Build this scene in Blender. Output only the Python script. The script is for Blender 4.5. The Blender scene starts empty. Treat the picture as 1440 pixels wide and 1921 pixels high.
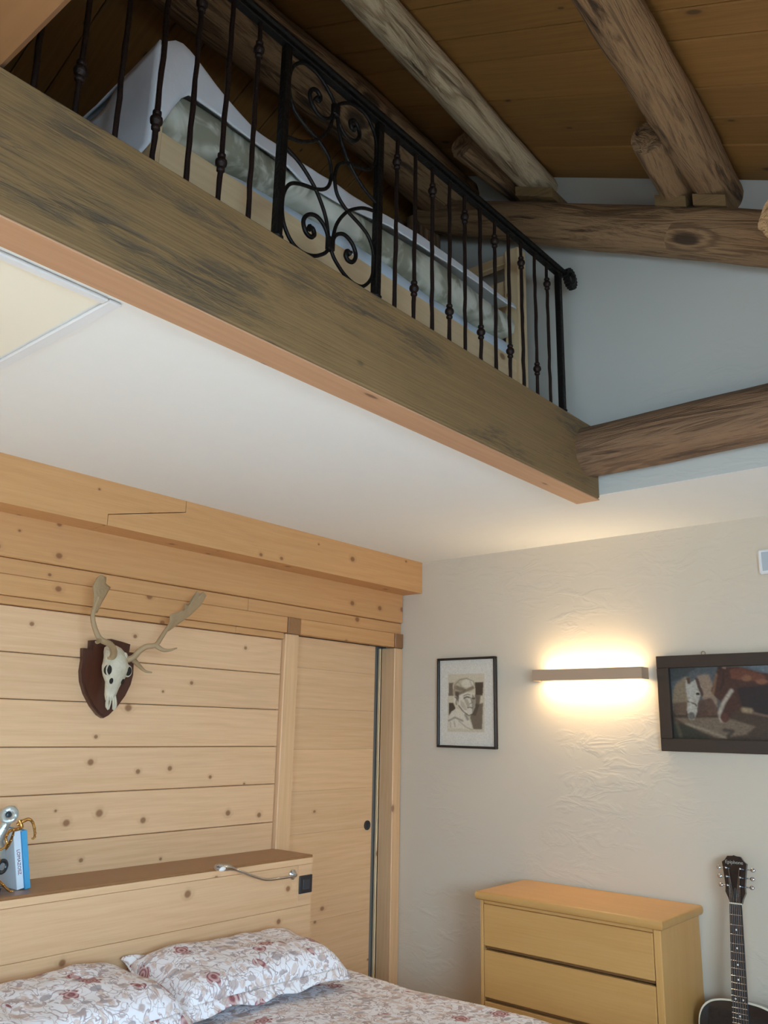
import bpy, math, random
import numpy as np
from mathutils import Vector, Matrix, noise

sc = bpy.context.scene
COL = sc.collection
PI = math.pi
random.seed(7)

# ------------------------------------------------------------------ camera
cd = bpy.data.cameras.new('camera')
cam = bpy.data.objects.new('camera', cd)
COL.objects.link(cam)
sc.camera = cam
YAW, PITCH, ROLL = math.radians(40.37638), math.radians(14.56408), math.radians(1.18124)
f_ = Vector((-math.sin(YAW) * math.cos(PITCH), math.cos(YAW) * math.cos(PITCH), math.sin(PITCH)))
r_ = Vector((math.cos(YAW), math.sin(YAW), 0))
u_ = r_.cross(f_)
r2 = math.cos(ROLL) * r_ + math.sin(ROLL) * u_
u2 = -math.sin(ROLL) * r_ + math.cos(ROLL) * u_
m = Matrix((r2, u2, -f_)).transposed().to_4x4()
m.translation = (0, 0, 1.42)
cam.matrix_world = m
cd.sensor_fit = 'HORIZONTAL'
cd.sensor_width = 36
cd.lens = 36 * 1564.18 / 1440
cd.clip_start = 0.05

# ------------------------------------------------------------------ world, daylight, exposure
w = bpy.data.worlds.new('sky')
sc.world = w
w.use_nodes = True
bgn = w.node_tree.nodes['Background']
bgn.inputs[0].default_value = (0.62, 0.78, 1.0, 1)
bgn.inputs[1].default_value = 1.0
sc.view_settings.view_transform = 'Standard'
sc.view_settings.look = 'None'
sc.view_settings.gamma = 1
sc.view_settings.use_curve_mapping = False
sc.view_settings.exposure = -0.38
sc.cycles.use_denoising = True
sc.cycles.max_bounces = 7
sc.cycles.diffuse_bounces = 5
sc.cycles.sample_clamp_indirect = 6


def area(name, loc, rot, sx, sy, power, col, spread=PI):
    l = bpy.data.lights.new(name, 'AREA')
    l.shape = 'RECTANGLE'
    l.size = sx
    l.size_y = sy
    l.energy = power
    l.color = col
    l.spread = spread
    o = bpy.data.objects.new(name, l)
    o.location = loc
    o.rotation_euler = rot
    COL.objects.link(o)
    return o


# daylight entering by the two windows of the room, both behind the camera
DAY = (0.56, 0.80, 1.0)
area('daylight_gable_window', (0.55, -2.50, 1.15), (math.radians(60), 0, 0), 1.5, 1.9, 84, DAY, 2.2)
area('daylight_side_window', (1.54, -0.2, 1.55), (math.radians(62), 0, math.radians(60)), 1.4, .85, 105, DAY, 2.2)
sun = bpy.data.lights.new('sun', 'SUN')
sun.energy = 66
sun.angle = 0.01
sun.color = (0.78, 0.90, 1.0)
so = bpy.data.objects.new('sun', sun)
so.rotation_euler = Vector((-0.80, 0.50, -0.42)).to_track_quat('-Z', 'Y').to_euler()
COL.objects.link(so)

# ------------------------------------------------------------------ materials


def srgb(r, g, b):
    def c(v):
        v /= 255
        return v / 12.92 if v <= .04045 else ((v + .055) / 1.055) ** 2.4
    return (c(r), c(g), c(b), 1)


class NT:
    def __init__(s, name, rough=.6, metal=0.0, spec=.5):
        s.mat = bpy.data.materials.new(name)
        s.mat.use_nodes = True
        s.t = s.mat.node_tree
        s.b = s.t.nodes['Principled BSDF']
        s.b.inputs['Roughness'].default_value = rough
        s.b.inputs['Metallic'].default_value = metal
        s.b.inputs['Specular IOR Level'].default_value = spec

    def n(s, typ, **kw):
        o = s.t.nodes.new(typ)
        for k, v in kw.items():
            setattr(o, k, v)
        return o

    def link(s, a, b):
        s.t.links.new(a, b)

    def put(s, sock, v):
        if isinstance(v, bpy.types.NodeSocket):
            s.link(v, sock)
        elif v is not None:
            sock.default_value = v

    def math(s, op, a, b=None, c=None, clamp=False):
        o = s.n('ShaderNodeMath', operation=op, use_clamp=clamp)
        for i, v in enumerate((a, b, c)):
            s.put(o.inputs[i], v)
        return o.outputs[0]

    def vmath(s, op, a, b=None):
        o = s.n('ShaderNodeVectorMath', operation=op)
        s.put(o.inputs[0], a)
        s.put(o.inputs[1], b)
        return o.outputs[0]

    def sep(s, v):
        o = s.n('ShaderNodeSeparateXYZ')
        s.link(v, o.inputs[0])
        return o.outputs

    def comb(s, x, y, z):
        o = s.n('ShaderNodeCombineXYZ')
        for i, v in enumerate((x, y, z)):
            s.put(o.inputs[i], v)
        return o.outputs[0]

    def noise(s, vec, scale, detail=2, rough=.5, dist=0):
        o = s.n('ShaderNodeTexNoise')
        s.put(o.inputs['Vector'], vec)
        o.inputs['Scale'].default_value = scale
        o.inputs['Detail'].default_value = detail
        o.inputs['Roughness'].default_value = rough
        o.inputs['Distortion'].default_value = dist
        return o.outputs[0]

    def voro(s, vec, scale, dim='3D', feature='F1'):
        o = s.n('ShaderNodeTexVoronoi', voronoi_dimensions=dim, feature=feature)
        s.put(o.inputs['Vector'], vec)
        o.inputs['Scale'].default_value = scale
        return o.outputs

    def mix(s, fac, a, b, blend='MIX'):
        o = s.n('ShaderNodeMix', data_type='RGBA', blend_type=blend)
        s.put(o.inputs[0], fac)
        s.put(o.inputs[6], a)
        s.put(o.inputs[7], b)
        return o.outputs[2]

    def step(s, v, lo, hi):
        o = s.n('ShaderNodeMapRange', interpolation_type='SMOOTHSTEP')
        s.put(o.inputs[0], v)
        s.put(o.inputs[1], lo)
        s.put(o.inputs[2], hi)
        return o.outputs[0]

    def bump(s, h, strength, dist):
        o = s.n('ShaderNodeBump')
        o.inputs['Strength'].default_value = strength
        o.inputs['Distance'].default_value = dist
        s.link(h, o.inputs['Height'])
        s.link(o.outputs[0], s.b.inputs['Normal'])

    def coords(s, offset=True):
        tc = s.n('ShaderNodeTexCoord').outputs['Object']
        if not offset:
            return tc
        r = s.n('ShaderNodeObjectInfo').outputs['Random']
        off = s.comb(s.math('MULTIPLY', r, 37.), s.math('MULTIPLY', r, 71.), s.math('MULTIPLY', r, 53.))
        return s.vmath('ADD', tc, off)


_mats = {}


def wood(kind, axis):
    key = (kind, axis)
    if key in _mats:
        return _mats[key]
    P = dict(
        pine=dict(a=(231, 193, 152), b=(208, 164, 121), k=(134, 88, 56), knot=.46, kx=5.5, ky=7.5, kr=.062, ring=34, fine=.5, rough=.55, var=.10, bump=0),
        pine_warmlit=dict(a=(210, 160, 108), b=(190, 138, 86), k=(128, 80, 46), knot=.42, kx=5.0, ky=7.5, kr=.062, ring=34, fine=.5, rough=.55, var=.06, bump=0),  # upper-wall pine; dim, warm lamp light is put into this darker, oranger tone
        undr=dict(a=(190, 148, 114), b=(172, 128, 94), k=(100, 72, 50), knot=.3, kx=3.0, ky=12, kr=.06, ring=30, fine=.5, rough=.6, var=.0, bump=0),
        door=dict(a=(227, 188, 146), b=(205, 161, 116), k=(138, 92, 60), knot=.26, kx=3.6, ky=6.5, kr=.05, ring=38, fine=.5, rough=.5, var=.07, bump=0),
        roof=dict(a=(148, 106, 54), b=(122, 84, 38), k=(74, 50, 28), knot=.2, kx=3.0, ky=7.0, kr=.06, ring=30, fine=.5, rough=.65, var=.22, bump=0),
        beam=dict(a=(136, 108, 70), b=(116, 90, 56), k=(66, 54, 42), knot=.16, kx=3.0, ky=7.5, kr=.06, ring=26, fine=.5, rough=.7, var=.05, bump=.12),
        top=dict(a=(150, 108, 70), b=(138, 96, 60), k=(100, 64, 38), knot=.0, kx=3, ky=6, kr=.05, ring=30, fine=.3, rough=.35, var=.05, bump=0),
        beech=dict(a=(208, 160, 98), b=(194, 144, 80), k=(150, 100, 52), knot=.0, kx=3, ky=6, kr=.05, ring=8, fine=.5, rough=.38, var=.08, bump=0),
        paleloft=dict(a=(234, 208, 166), b=(216, 184, 138), k=(130, 84, 50), knot=.4, kx=4, ky=7, kr=.06, ring=30, fine=.4, rough=.6, var=.1, bump=0),
        paleoak=dict(a=(214, 208, 198), b=(200, 192, 180), k=(150, 130, 110), knot=.1, kx=3, ky=6, kr=.05, ring=30, fine=.4, rough=.5, var=.06, bump=0),
        neck=dict(a=(118, 70, 44), b=(92, 50, 32), k=(60, 30, 20), knot=.0, kx=3, ky=6, kr=.05, ring=30, fine=.4, rough=.35, var=.0, bump=.0),
        plaque=dict(a=(84, 46, 32), b=(58, 30, 22), k=(40, 20, 14), knot=.0, kx=3, ky=6, kr=.05, ring=30, fine=.5, rough=.3, var=.0, bump=0),
    )[kind]
    s = NT(kind + '_wood_' + 'xyz'[axis], P['rough'])
    v = s.coords()
    c = s.sep(v)
    al = c[axis]
    o1, o2 = [c[i] for i in range(3) if i != axis]
    ac = s.math('ADD', o1, s.math('MULTIPLY', o2, .83))
    # knots
    kv = s.comb(s.math('MULTIPLY', al, P['kx']), s.math('MULTIPLY', ac, P['ky']), 0.)
    vo = s.voro(kv, 1.0, '2D')
    cr = s.sep(vo['Color'])
    rad = s.math('MULTIPLY_ADD', cr[1], P['kr'], P['kr'] * .45)
    pres = s.math('LESS_THAN', cr[0], P['knot'])
    kd = s.math('DIVIDE', vo['Distance'], rad)
    kmask = s.math('MULTIPLY', s.step(kd, 1.25, .55), pres)
    halo = s.math('MULTIPLY', s.step(kd, 2.6, .9), pres)
    # grain
    lw = s.noise(s.comb(s.math('MULTIPLY', al, .9), s.math('MULTIPLY', o1, 4.), s.math('MULTIPLY', o2, 4.)), 1.0, 3, .55)
    ph = s.math('ADD', s.math('MULTIPLY', ac, P['ring']), s.math('MULTIPLY', lw, 5.))
    ph = s.math('ADD', ph, s.math('MULTIPLY', halo, .9))
    sn = s.math('MULTIPLY_ADD', s.math('SINE', s.math('MULTIPLY', ph, 6.283)), .5, .5)
    strk = s.noise(s.comb(s.math('MULTIPLY', al, 1.1), s.math('MULTIPLY', o1, 26.), s.math('MULTIPLY', o2, 26.)), 1.0, 4, .6, .4)
    ring = s.math('ADD', s.math('MULTIPLY', sn, .18), s.math('MULTIPLY', strk, .82))
    fine = s.noise(s.comb(s.math('MULTIPLY', al, 5.), s.math('MULTIPLY', o1, 150.), s.math('MULTIPLY', o2, 150.)), 1.0, 3, .6)
    g = s.math('ADD', s.math('MULTIPLY', ring, 1 - P['fine']), s.math('MULTIPLY', fine, P['fine']))
    g = s.step(g, .15, .95)
    col = s.mix(g, srgb(*P['a']), srgb(*P['b']))
    col = s.mix(s.math('MULTIPLY', halo, .15), col, srgb(*P['k']))
    col = s.mix(s.math('MULTIPLY', kmask, .85), col, srgb(*P['k']))
    if P['var']:
        r = s.n('ShaderNodeObjectInfo').outputs['Random']
        hv = s.n('ShaderNodeHueSaturation')
        s.put(hv.inputs['Value'], s.math('MULTIPLY_ADD', r, P['var'], 1 - P['var'] * .5))
        hv.inputs['Saturation'].default_value = 1.0
        s.link(col, hv.inputs['Color'])
        col = hv.outputs[0]
    h = fine
    if kind == 'beam':
        # weathered grey streaks and stains of the old beam, along the grain
        st = s.noise(s.comb(s.math('MULTIPLY', al, 1.6), s.math('MULTIPLY', o1, 7.), s.math('MULTIPLY', o2, 7.)), 1.0, 5, .65, .6)
        fn = s.noise(s.comb(s.math('MULTIPLY', al, 7.), s.math('MULTIPLY', o1, 60.), s.math('MULTIPLY', o2, 60.)), 1.0, 4, .7, .8)
        mk = s.math('MULTIPLY', s.step(st, .48, .64), s.step(fn, .36, .60))
        col = s.mix(s.math('MULTIPLY', mk, .8), col, srgb(70, 62, 52))
        ds = s.noise(v, 2.2, 4, .6)
        col = s.mix(s.math('MULTIPLY', s.step(ds, .5, .7), .35), col, srgb(150, 118, 76))
        h = s.math('SUBTRACT', fine, s.math('MULTIPLY', mk, .8))
    s.link(col, s.b.inputs['Base Color'])
    if P['bump']:
        s.bump(h, P['bump'] * 4, .004)
    _mats[key] = s.mat
    return s.mat


def log_mat(name, a, b, dark, crack=.6):
    if name in _mats:
        return _mats[name]
    s = NT(name, .75)
    v = s.coords()
    c = s.sep(v)
    st = s.comb(s.math('MULTIPLY', c[0], 1.6), s.math('MULTIPLY', c[1], 16.), s.math('MULTIPLY', c[2], 16.))
    big = s.noise(s.comb(s.math('MULTIPLY', c[0], 1.2), s.math('MULTIPLY', c[1], 4.), s.math('MULTIPLY', c[2], 4.)), 1.0, 3, .6, .8)
    mid = s.noise(st, 1.0, 5, .65, 1.2)
    fine = s.noise(s.comb(s.math('MULTIPLY', c[0], 9.), s.math('MULTIPLY', c[1], 110.), s.math('MULTIPLY', c[2], 110.)), 1.0, 3, .6, .5)
    # sinuous ring figure with knots
    vo = s.voro(s.comb(s.math('MULTIPLY', c[0], 2.8), s.math('MULTIPLY', c[1], 6.), s.math('MULTIPLY', c[2], 6.)), 1.0)
    cr = s.sep(vo['Color'])
    kn = s.math('MULTIPLY', s.step(vo['Distance'], .42, .05), s.math('LESS_THAN', cr[0], .45))
    ring = s.math('MULTIPLY_ADD', s.math('SINE', s.math('ADD', s.math('MULTIPLY', mid, 22.), s.math('MULTIPLY', kn, 9.))), .5, .5)
    g = s.math('ADD', s.math('MULTIPLY', ring, .45), s.math('MULTIPLY', big, .55))
    col = s.mix(s.step(g, .2, .85), srgb(*a), srgb(*b))
    ck = s.step(mid, .60, .70)
    col = s.mix(s.math('MULTIPLY', ck, crack), col, srgb(*dark))
    col = s.mix(s.math('MULTIPLY', s.step(kn, .75, .95), .8), col, srgb(*dark))
    col = s.mix(s.math('MULTIPLY', s.step(fine, .5, .8), .25), col, srgb(*dark))
    s.link(col, s.b.inputs['Base Color'])
    h = s.math('ADD', s.math('MULTIPLY', ring, .5), s.math('MULTIPLY', fine, .5))
    h = s.math('SUBTRACT', h, s.math('MULTIPLY', ck, .9))
    s.bump(h, .7, .014)
    _mats[name] = s.mat
    return s.mat


def plain(name, col, rough=.5, metal=0., var=0., bumpsc=0, bumpst=.1, spec=.5, coat=0.):
    if name in _mats:
        return _mats[name]
    s = NT(name, rough, metal, spec)
    v = s.coords(False)
    nz = s.noise(v, 18., 4, .6)
    c0 = srgb(*col)
    dk = tuple(x * (1 - var) for x in c0[:3]) + (1,)
    s.link(s.mix(nz, c0, dk), s.b.inputs['Base Color'])
    if bumpsc:
        s.bump(s.noise(v, bumpsc, 4, .6), bumpst, .01)
    if coat:
        s.b.inputs['Coat Weight'].default_value = coat
    _mats[name] = s.mat
    return s.mat


def plaster(name, col, trowel):
    s = NT(name, .85, 0, .2)
    v = s.coords(False)
    big = s.noise(v, 1.3, 3, .5)
    c0 = srgb(*col)
    c1 = tuple(x * .93 for x in c0[:3]) + (1,)
    s.link(s.mix(big, c0, c1), s.b.inputs['Base Color'])
    t1 = s.noise(v, 3.2, 4, .5, .5)
    t2 = s.noise(s.vmath('MULTIPLY', v, (7., 7., 16.)), 1.0, 3, .55, .9)
    patch = s.step(s.noise(v, 1.5, 1, .5), .45, .60)
    h = s.math('ADD', s.math('MULTIPLY', t1, .5), s.math('MULTIPLY', s.math('MULTIPLY', s.step(t2, .45, .7), patch), .35))
    s.bump(h, trowel, .03)
    return s.mat


def floral(name, base):
    s = NT(name, .85, 0, .2)
    v = s.coords(True)
    wob = s.n('ShaderNodeTexNoise')
    s.link(v, wob.inputs['Vector'])
    wob.inputs['Scale'].default_value = 9.
    wv = s.vmath('ADD', v, s.vmath('MULTIPLY', wob.outputs['Color'], (.05, .05, .05)))
    # vines
    n1 = s.noise(wv, 20., 2, .5, 1.0)
    n2 = s.noise(wv, 30., 1, .5, .6)
    vine = s.step(s.math('ABSOLUTE', s.math('SUBTRACT', n1, .5)), .030, .010)
    vine2 = s.step(s.math('ABSOLUTE', s.math('SUBTRACT', n2, .52)), .04, .012)
    col = s.mix(s.math('MULTIPLY', vine, .72), srgb(*base), srgb(150, 126, 126))
    col = s.mix(s.math('MULTIPLY', vine2, .5), col, srgb(184, 158, 150))
    # leaves
    lv = s.voro(s.vmath('MULTIPLY', wv, (30., 17., 24.)), 1.0)
    lc = s.sep(lv['Color'])
    leaf = s.math('MULTIPLY', s.step(lv['Distance'], .40, .30), s.math('LESS_THAN', lc[0], .62))
    lcol = s.mix(lc[1], srgb(190, 166, 156), srgb(150, 142, 148))
    col = s.mix(s.math('MULTIPLY', leaf, .75), col, lcol)
    lv2 = s.voro(s.vmath('MULTIPLY', wv, (22., 40., 30.)), 1.0)
    lc2 = s.sep(lv2['Color'])
    leaf2 = s.math('MULTIPLY', s.step(lv2['Distance'], .50, .34), s.math('LESS_THAN', lc2[0], .45))
    col = s.mix(s.math('MULTIPLY', leaf2, .6), col, srgb(206, 180, 166))
    # flowers with petals
    fs = 10.
    fv = s.voro(v, fs)
    fc = s.sep(fv['Color'])
    d = s.vmath('SUBTRACT', v, fv['Position'])
    dd = s.sep(d)
    ang = s.math('ARCTAN2', s.math('ADD', dd[0], dd[2]), dd[1])
    pet = s.math('MULTIPLY_ADD', s.math('SINE', s.math('MULTIPLY', ang, 6.)), .06, .29)
    pres = s.math('LESS_THAN', fc[0], .62)
    dist = fv['Distance']
    fl = s.math('MULTIPLY', s.step(s.math('SUBTRACT', dist, pet), .02, -.02), pres)
    rings = s.math('MULTIPLY_ADD', s.math('SINE', s.math('ADD', s.math('MULTIPLY', dist, 60.), ang)), .5, .5)
    fcol = s.mix(rings, srgb(132, 58, 66), srgb(206, 168, 166))
    col = s.mix(s.math('MULTIPLY', fl, .9), col, fcol)
    s.link(col, s.b.inputs['Base Color'])
    s.bump(s.noise(v, 14., 3, .5), .25, .02)
    return s.mat


def painted(name):
    s = NT(name, .55)
    a = s.n('ShaderNodeVertexColor', layer_name='paint')
    s.link(a.outputs[0], s.b.inputs['Base Color'])
    return s.mat


def emit(name, col, strength):
    s = NT(name)
    s.b.inputs['Emission Color'].default_value = col
    s.b.inputs['Emission Strength'].default_value = strength
    s.b.inputs['Base Color'].default_value = (.9, .9, .9, 1)
    return s.mat


WALL = plaster('lower_wall_plaster', (210, 197, 178), .15)  # plaster warmed so its colour carries the tungsten tone of the wall lamp
WALLUP = plaster('upper_wall_plaster', (196, 195, 187), .12)  # same paint as the lower wall, dimmer light put into its greyer colour
CEIL = plain('ceiling_paint', (236, 236, 233), .85, 0, .03, spec=.2)
IRON = plain('wrought_iron', (30, 25, 22), .5, .6, .4, 60, .4)
RUSTY = plain('rusty_iron', (44, 27, 20), .55, .5, .4, 60, .4)
CHROME = plain('brushed_chrome', (200, 202, 206), .22, 1.0)
BLACKPL = plain('charcoal_plastic', (46, 44, 46), .45)
WHITEPL = plain('white_plastic', (226, 228, 230), .4)
GOLD = plain('aged_gold', (206, 156, 88), .28, 1.0, .3)
SILVER = plain('pale_silver', (206, 216, 216), .3, .8, .25, 40, .5)
BONE = plain('bleached_bone', (224, 214, 188), .7, 0, .5, 45, .7)
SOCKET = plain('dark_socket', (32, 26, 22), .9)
ANTLER = plain('antler_horn', (178, 150, 112), .6, 0, .35, 40, .5)
LOG1 = log_mat('silvery_log', (204, 182, 148), (158, 134, 102), (64, 48, 32))
LOG2 = log_mat('brown_log', (156, 122, 86), (106, 78, 52), (50, 34, 22), .8)
LOG3 = log_mat('red_brown_log', (134, 102, 74), (98, 72, 50), (56, 36, 24))
PALECUT = log_mat('pale_cut_log', (206, 164, 116), (176, 130, 88), (120, 84, 54), .3)
SHEET = plain('white_bed_linen', (242, 244, 248), .85, 0, .08, 9, .35, .2)
SHEETB = plain('pale_blue_fitted_sheet', (216, 232, 246), .85, 0, .12, 14, .4, .2)
FLOR1 = floral('floral_cotton', (238, 236, 240))


def mattress_mat():
    s = NT('mottled_mattress_ticking', .85, 0, .2)
    v = s.coords(False)
    vo = s.voro(s.vmath('MULTIPLY', v, (7., 7., 8.)), 1.0)
    n = s.noise(v, 6., 3, .6, 1.5)
    col = s.mix(s.step(vo['Distance'], .35, .55), srgb(208, 206, 188), srgb(158, 156, 136))
    col = s.mix(s.step(n, .45, .62), col, srgb(222, 220, 206))
    s.link(col, s.b.inputs['Base Color'])
    s.bump(n, .3, .02)
    return s.mat


TICK = mattress_mat()
PAINT = painted('painted_picture')

# ------------------------------------------------------------------ geometry helpers
WL = {}


class G:
    def __init__(s):
        s.v = []
        s.f = []

    def add(s, vs, fs):
        o = len(s.v)
        s.v += [tuple(p) for p in vs]
        s.f += [[i + o for i in q] for q in fs]
        return s

    def box(s, x0, x1, y0, y1, z0, z1, c=.0025):
        """box with chamfered edges"""
        c = min(c, .45 * min(x1 - x0, y1 - y0, z1 - z0))
        L, H = (x0, y0, z0), (x1, y1, z1)
        idx = {}
        vs = []
        for sx in (0, 1):
            for sy in (0, 1):
                for sz in (0, 1):
                    sg = (sx, sy, sz)
                    for ax in range(3):
                        p = []
                        for k in range(3):
                            e = H[k] if sg[k] else L[k]
                            if k != ax:
                                e += -c if sg[k] else c
                            p.append(e)
                        idx[(sg, ax)] = len(vs)
                        vs.append(p)
        fs = []
        cen = Vector(((x0 + x1) / 2, (y0 + y1) / 2, (z0 + z1) / 2))

        def face(ii):
            a, b, d = [Vector(vs[i]) for i in ii[:3]]
            nn = (b - a).cross(d - a)
            mid = sum((Vector(vs[i]) for i in ii), Vector()) / len(ii)
            fs.append(ii if nn.dot(mid - cen) > 0 else ii[::-1])
        for ax in range(3):
            o1, o2 = [k for k in range(3) if k != ax]
            for sd in (0, 1):
                q = []
                for a, b in ((0, 0), (1, 0), (1, 1), (0, 1)):
                    sg = [0, 0, 0]
                    sg[ax] = sd
                    sg[o1] = a
                    sg[o2] = b
                    q.append(idx[(tuple(sg), ax)])
                face(q)
            for a in (0, 1):
                for b in (0, 1):
                    s0 = [0, 0, 0]
                    s0[o1] = a
                    s0[o2] = b
                    s1 = list(s0)
                    s1[ax] = 1
                    s0, s1 = tuple(s0), tuple(s1)
                    face([idx[(s0, o1)], idx[(s1, o1)], idx[(s1, o2)], idx[(s0, o2)]])
        for sg in [(a, b, d) for a in (0, 1) for b in (0, 1) for d in (0, 1)]:
            face([idx[(sg, 0)], idx[(sg, 1)], idx[(sg, 2)]])
        return s.add(vs, fs)

    def tube(s, pts, rad, seg=10, squash=None, up=None):
        pts = [Vector(p) for p in pts]
        n = len(pts)
        if not isinstance(rad, (list, tuple)):
            rad = [rad] * n
        vs, fs = [], []
        t0 = (pts[1] - pts[0]).normalized()
        ref = Vector(up) if up else (Vector((0, 0, 1)) if abs(t0.z) < .9 else Vector((1, 0, 0)))
        for i in range(n):
            t = (pts[min(i + 1, n - 1)] - pts[max(i - 1, 0)]).normalized()
            a = (ref - t * ref.dot(t)).normalized()
            b = t.cross(a)
            ref = a if not up else Vector(up)
            k = squash[i] if squash else 1.0
            for j in range(seg):
                th = 2 * PI * j / seg
                vs.append(pts[i] + a * (math.cos(th) * rad[i] * k) + b * (math.sin(th) * rad[i]))
        for i in range(n - 1):
            for j in range(seg):
                j2 = (j + 1) % seg
                fs.append([i * seg + j, i * seg + j2, (i + 1) * seg + j2, (i + 1) * seg + j])
        fs.append(list(range(seg))[::-1])
        fs.append([(n - 1) * seg + j for j in range(seg)])
        return s.add(vs, fs)

    def lathe(s, prof, c, axis='z', seg=16):
        """prof: list of (radius, height) along axis from centre c"""
        vs, fs = [], []
        for r, h in prof:
            for j in range(seg):
                th = 2 * PI * j / seg
                a, b = r * math.cos(th), r * math.sin(th)
                p = {'z': (a, b, h), 'x': (h, a, b), 'y': (b, h, a)}[axis]
                vs.append((c[0] + p[0], c[1] + p[1], c[2] + p[2]))
        n = len(prof)
        for i in range(n - 1):
            for j in range(seg):
                j2 = (j + 1) % seg
                fs.append([i * seg + j, i * seg + j2, (i + 1) * seg + j2, (i + 1) * seg + j])
        fs.append(list(range(seg))[::-1])
        fs.append([(n - 1) * seg + j for j in range(seg)])
        return s.add(vs, fs)

    def prism(s, poly, lo, hi, plane='yz'):
        """extrude a 2D polygon (in plane) between lo and hi of the third axis"""
        def P(a, b, h):
            return {'yz': (h, a, b), 'xz': (a, h, b), 'xy': (a, b, h)}[plane]
        n = len(poly)
        A = sum(poly[i][0] * poly[(i + 1) % n][1] - poly[(i + 1) % n][0] * poly[i][1] for i in range(n))
        if plane == 'xz':
            A = -A
        if A < 0:
            poly = poly[::-1]
        vs = [P(a, b, lo) for a, b in poly] + [P(a, b, hi) for a, b in poly]
        fs = [list(range(n))[::-1], [n + i for i in range(n)]]
        for i in range(n):
            j = (i + 1) % n
            fs.append([i, j, n + j, n + i])
        return s.add(vs, fs)

    def grid(s, fn, nu, nv, close_u=False):
        vs, fs = [], []
        for i in range(nu):
            for j in range(nv):
                vs.append(fn(i / (nu - 1), j / (nv - 1)))
        for i in range(nu - 1):
            for j in range(nv - 1):
                fs.append([i * nv + j, (i + 1) * nv + j, (i + 1) * nv + j + 1, i * nv + j + 1])
        return s.add(vs, fs)

    def ell(s, c, r, nu=10, nv=14, fn=None):
        vs, fs = [], []
        for i in range(nu + 1):
            ph = PI * i / nu
            for j in range(nv):
                th = 2 * PI * j / nv
                p = Vector((math.sin(ph) * math.cos(th), math.sin(ph) * math.sin(th), math.cos(ph)))
                if fn:
                    p = fn(p)
                vs.append((c[0] + r[0] * p[0], c[1] + r[1] * p[1], c[2] + r[2] * p[2]))
        for i in range(nu):
            for j in range(nv):
                j2 = (j + 1) % nv
                fs.append([i * nv + j, (i + 1) * nv + j, (i + 1) * nv + j2, i * nv + j2])
        return s.add(vs, fs)

    def build(s, name, mat, parent=None, smooth=None, local=False, origin=None):
        if parent is not None and not local:
            org = WL[parent.name]
        elif parent is not None or local:
            org = Vector()
        elif origin is not None:
            org = Vector(origin)
        else:
            a = np.array(s.v)
            org = Vector(((a[:, 0].min() + a[:, 0].max()) / 2, (a[:, 1].min() + a[:, 1].max()) / 2, a[:, 2].min()))
        me = bpy.data.meshes.new(name)
        me.from_pydata([(p[0] - org[0], p[1] - org[1], p[2] - org[2]) for p in s.v], [], s.f)
        me.validate()
        me.update()
        if smooth:
            me.shade_smooth()
            me.set_sharp_from_angle(angle=math.radians(smooth))
        me.materials.append(mat)
        o = bpy.data.objects.new(name, me)
        COL.objects.link(o)
        if parent is not None:
            o.parent = parent
            WL[o.name] = WL[parent.name].copy()
        else:
            o.location = org
            WL[o.name] = org.copy()
        return o


def tag(o, label=None, cat=None, group=None, kind=None):
    if label:
        o['label'] = label
    if cat:
        o['category'] = cat
    if group:
        o['group'] = group
    if kind:
        o['kind'] = kind
    return o


def thing(name, label, cat, loc, group=None, rot=None):
    o = bpy.data.objects.new(name, None)
    o.empty_display_size = .1
    COL.objects.link(o)
    o.location = loc
    if rot:
        o.rotation_euler = rot
    WL[o.name] = Vector(loc)
    return tag(o, label, cat, group)


def struct(name, g, mat, smooth=None, label=None):
    o = g.build(name, mat, smooth=smooth)
    o['kind'] = 'structure'
    if label:
        o['label'] = label
    return o


def box(x0, x1, y0, y1, z0, z1, c=.0025):
    return G().box(x0, x1, y0, y1, z0, z1, c)


def part(parent, name, mat, x0, x1, y0, y1, z0, z1, c=.0025):
    return box(x0, x1, y0, y1, z0, z1, c).build(name, mat, parent)


def text_mesh(name, body, size, mat, parent, matrix, extrude=.0004):
    cu = bpy.data.curves.new(name, 'FONT')
    cu.body = body
    cu.size = size
    cu.extrude = extrude
    cu.align_x = 'CENTER'
    cu.align_y = 'CENTER'
    tmp = bpy.data.objects.new('tmp_text', cu)
    COL.objects.link(tmp)
    dg = bpy.context.evaluated_depsgraph_get()
    me = bpy.data.meshes.new_from_object(tmp.evaluated_get(dg))
    bpy.data.objects.remove(tmp)
    me.transform(matrix)
    me.name = name
    me.materials.clear()
    me.materials.append(mat)
    o = bpy.data.objects.new(name, me)
    COL.objects.link(o)
    o.parent = parent
    WL[o.name] = WL[parent.name].copy()
    return o


def catmull(pts, n=6):
    P = [Vector(p) for p in pts]
    P = [P[0] * 2 - P[1]] + P + [P[-1] * 2 - P[-2]]
    out = []
    for i in range(1, len(P) - 2):
        for k in range(n):
            t = k / n
            a, b, c, d = P[i - 1:i + 3]
            out.append(.5 * ((2 * b) + (c - a) * t + (2 * a - 5 * b + 4 * c - d) * t * t + (3 * b - a - 3 * c + d) * t ** 3))
    out.append(P[-2])
    return out


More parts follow.
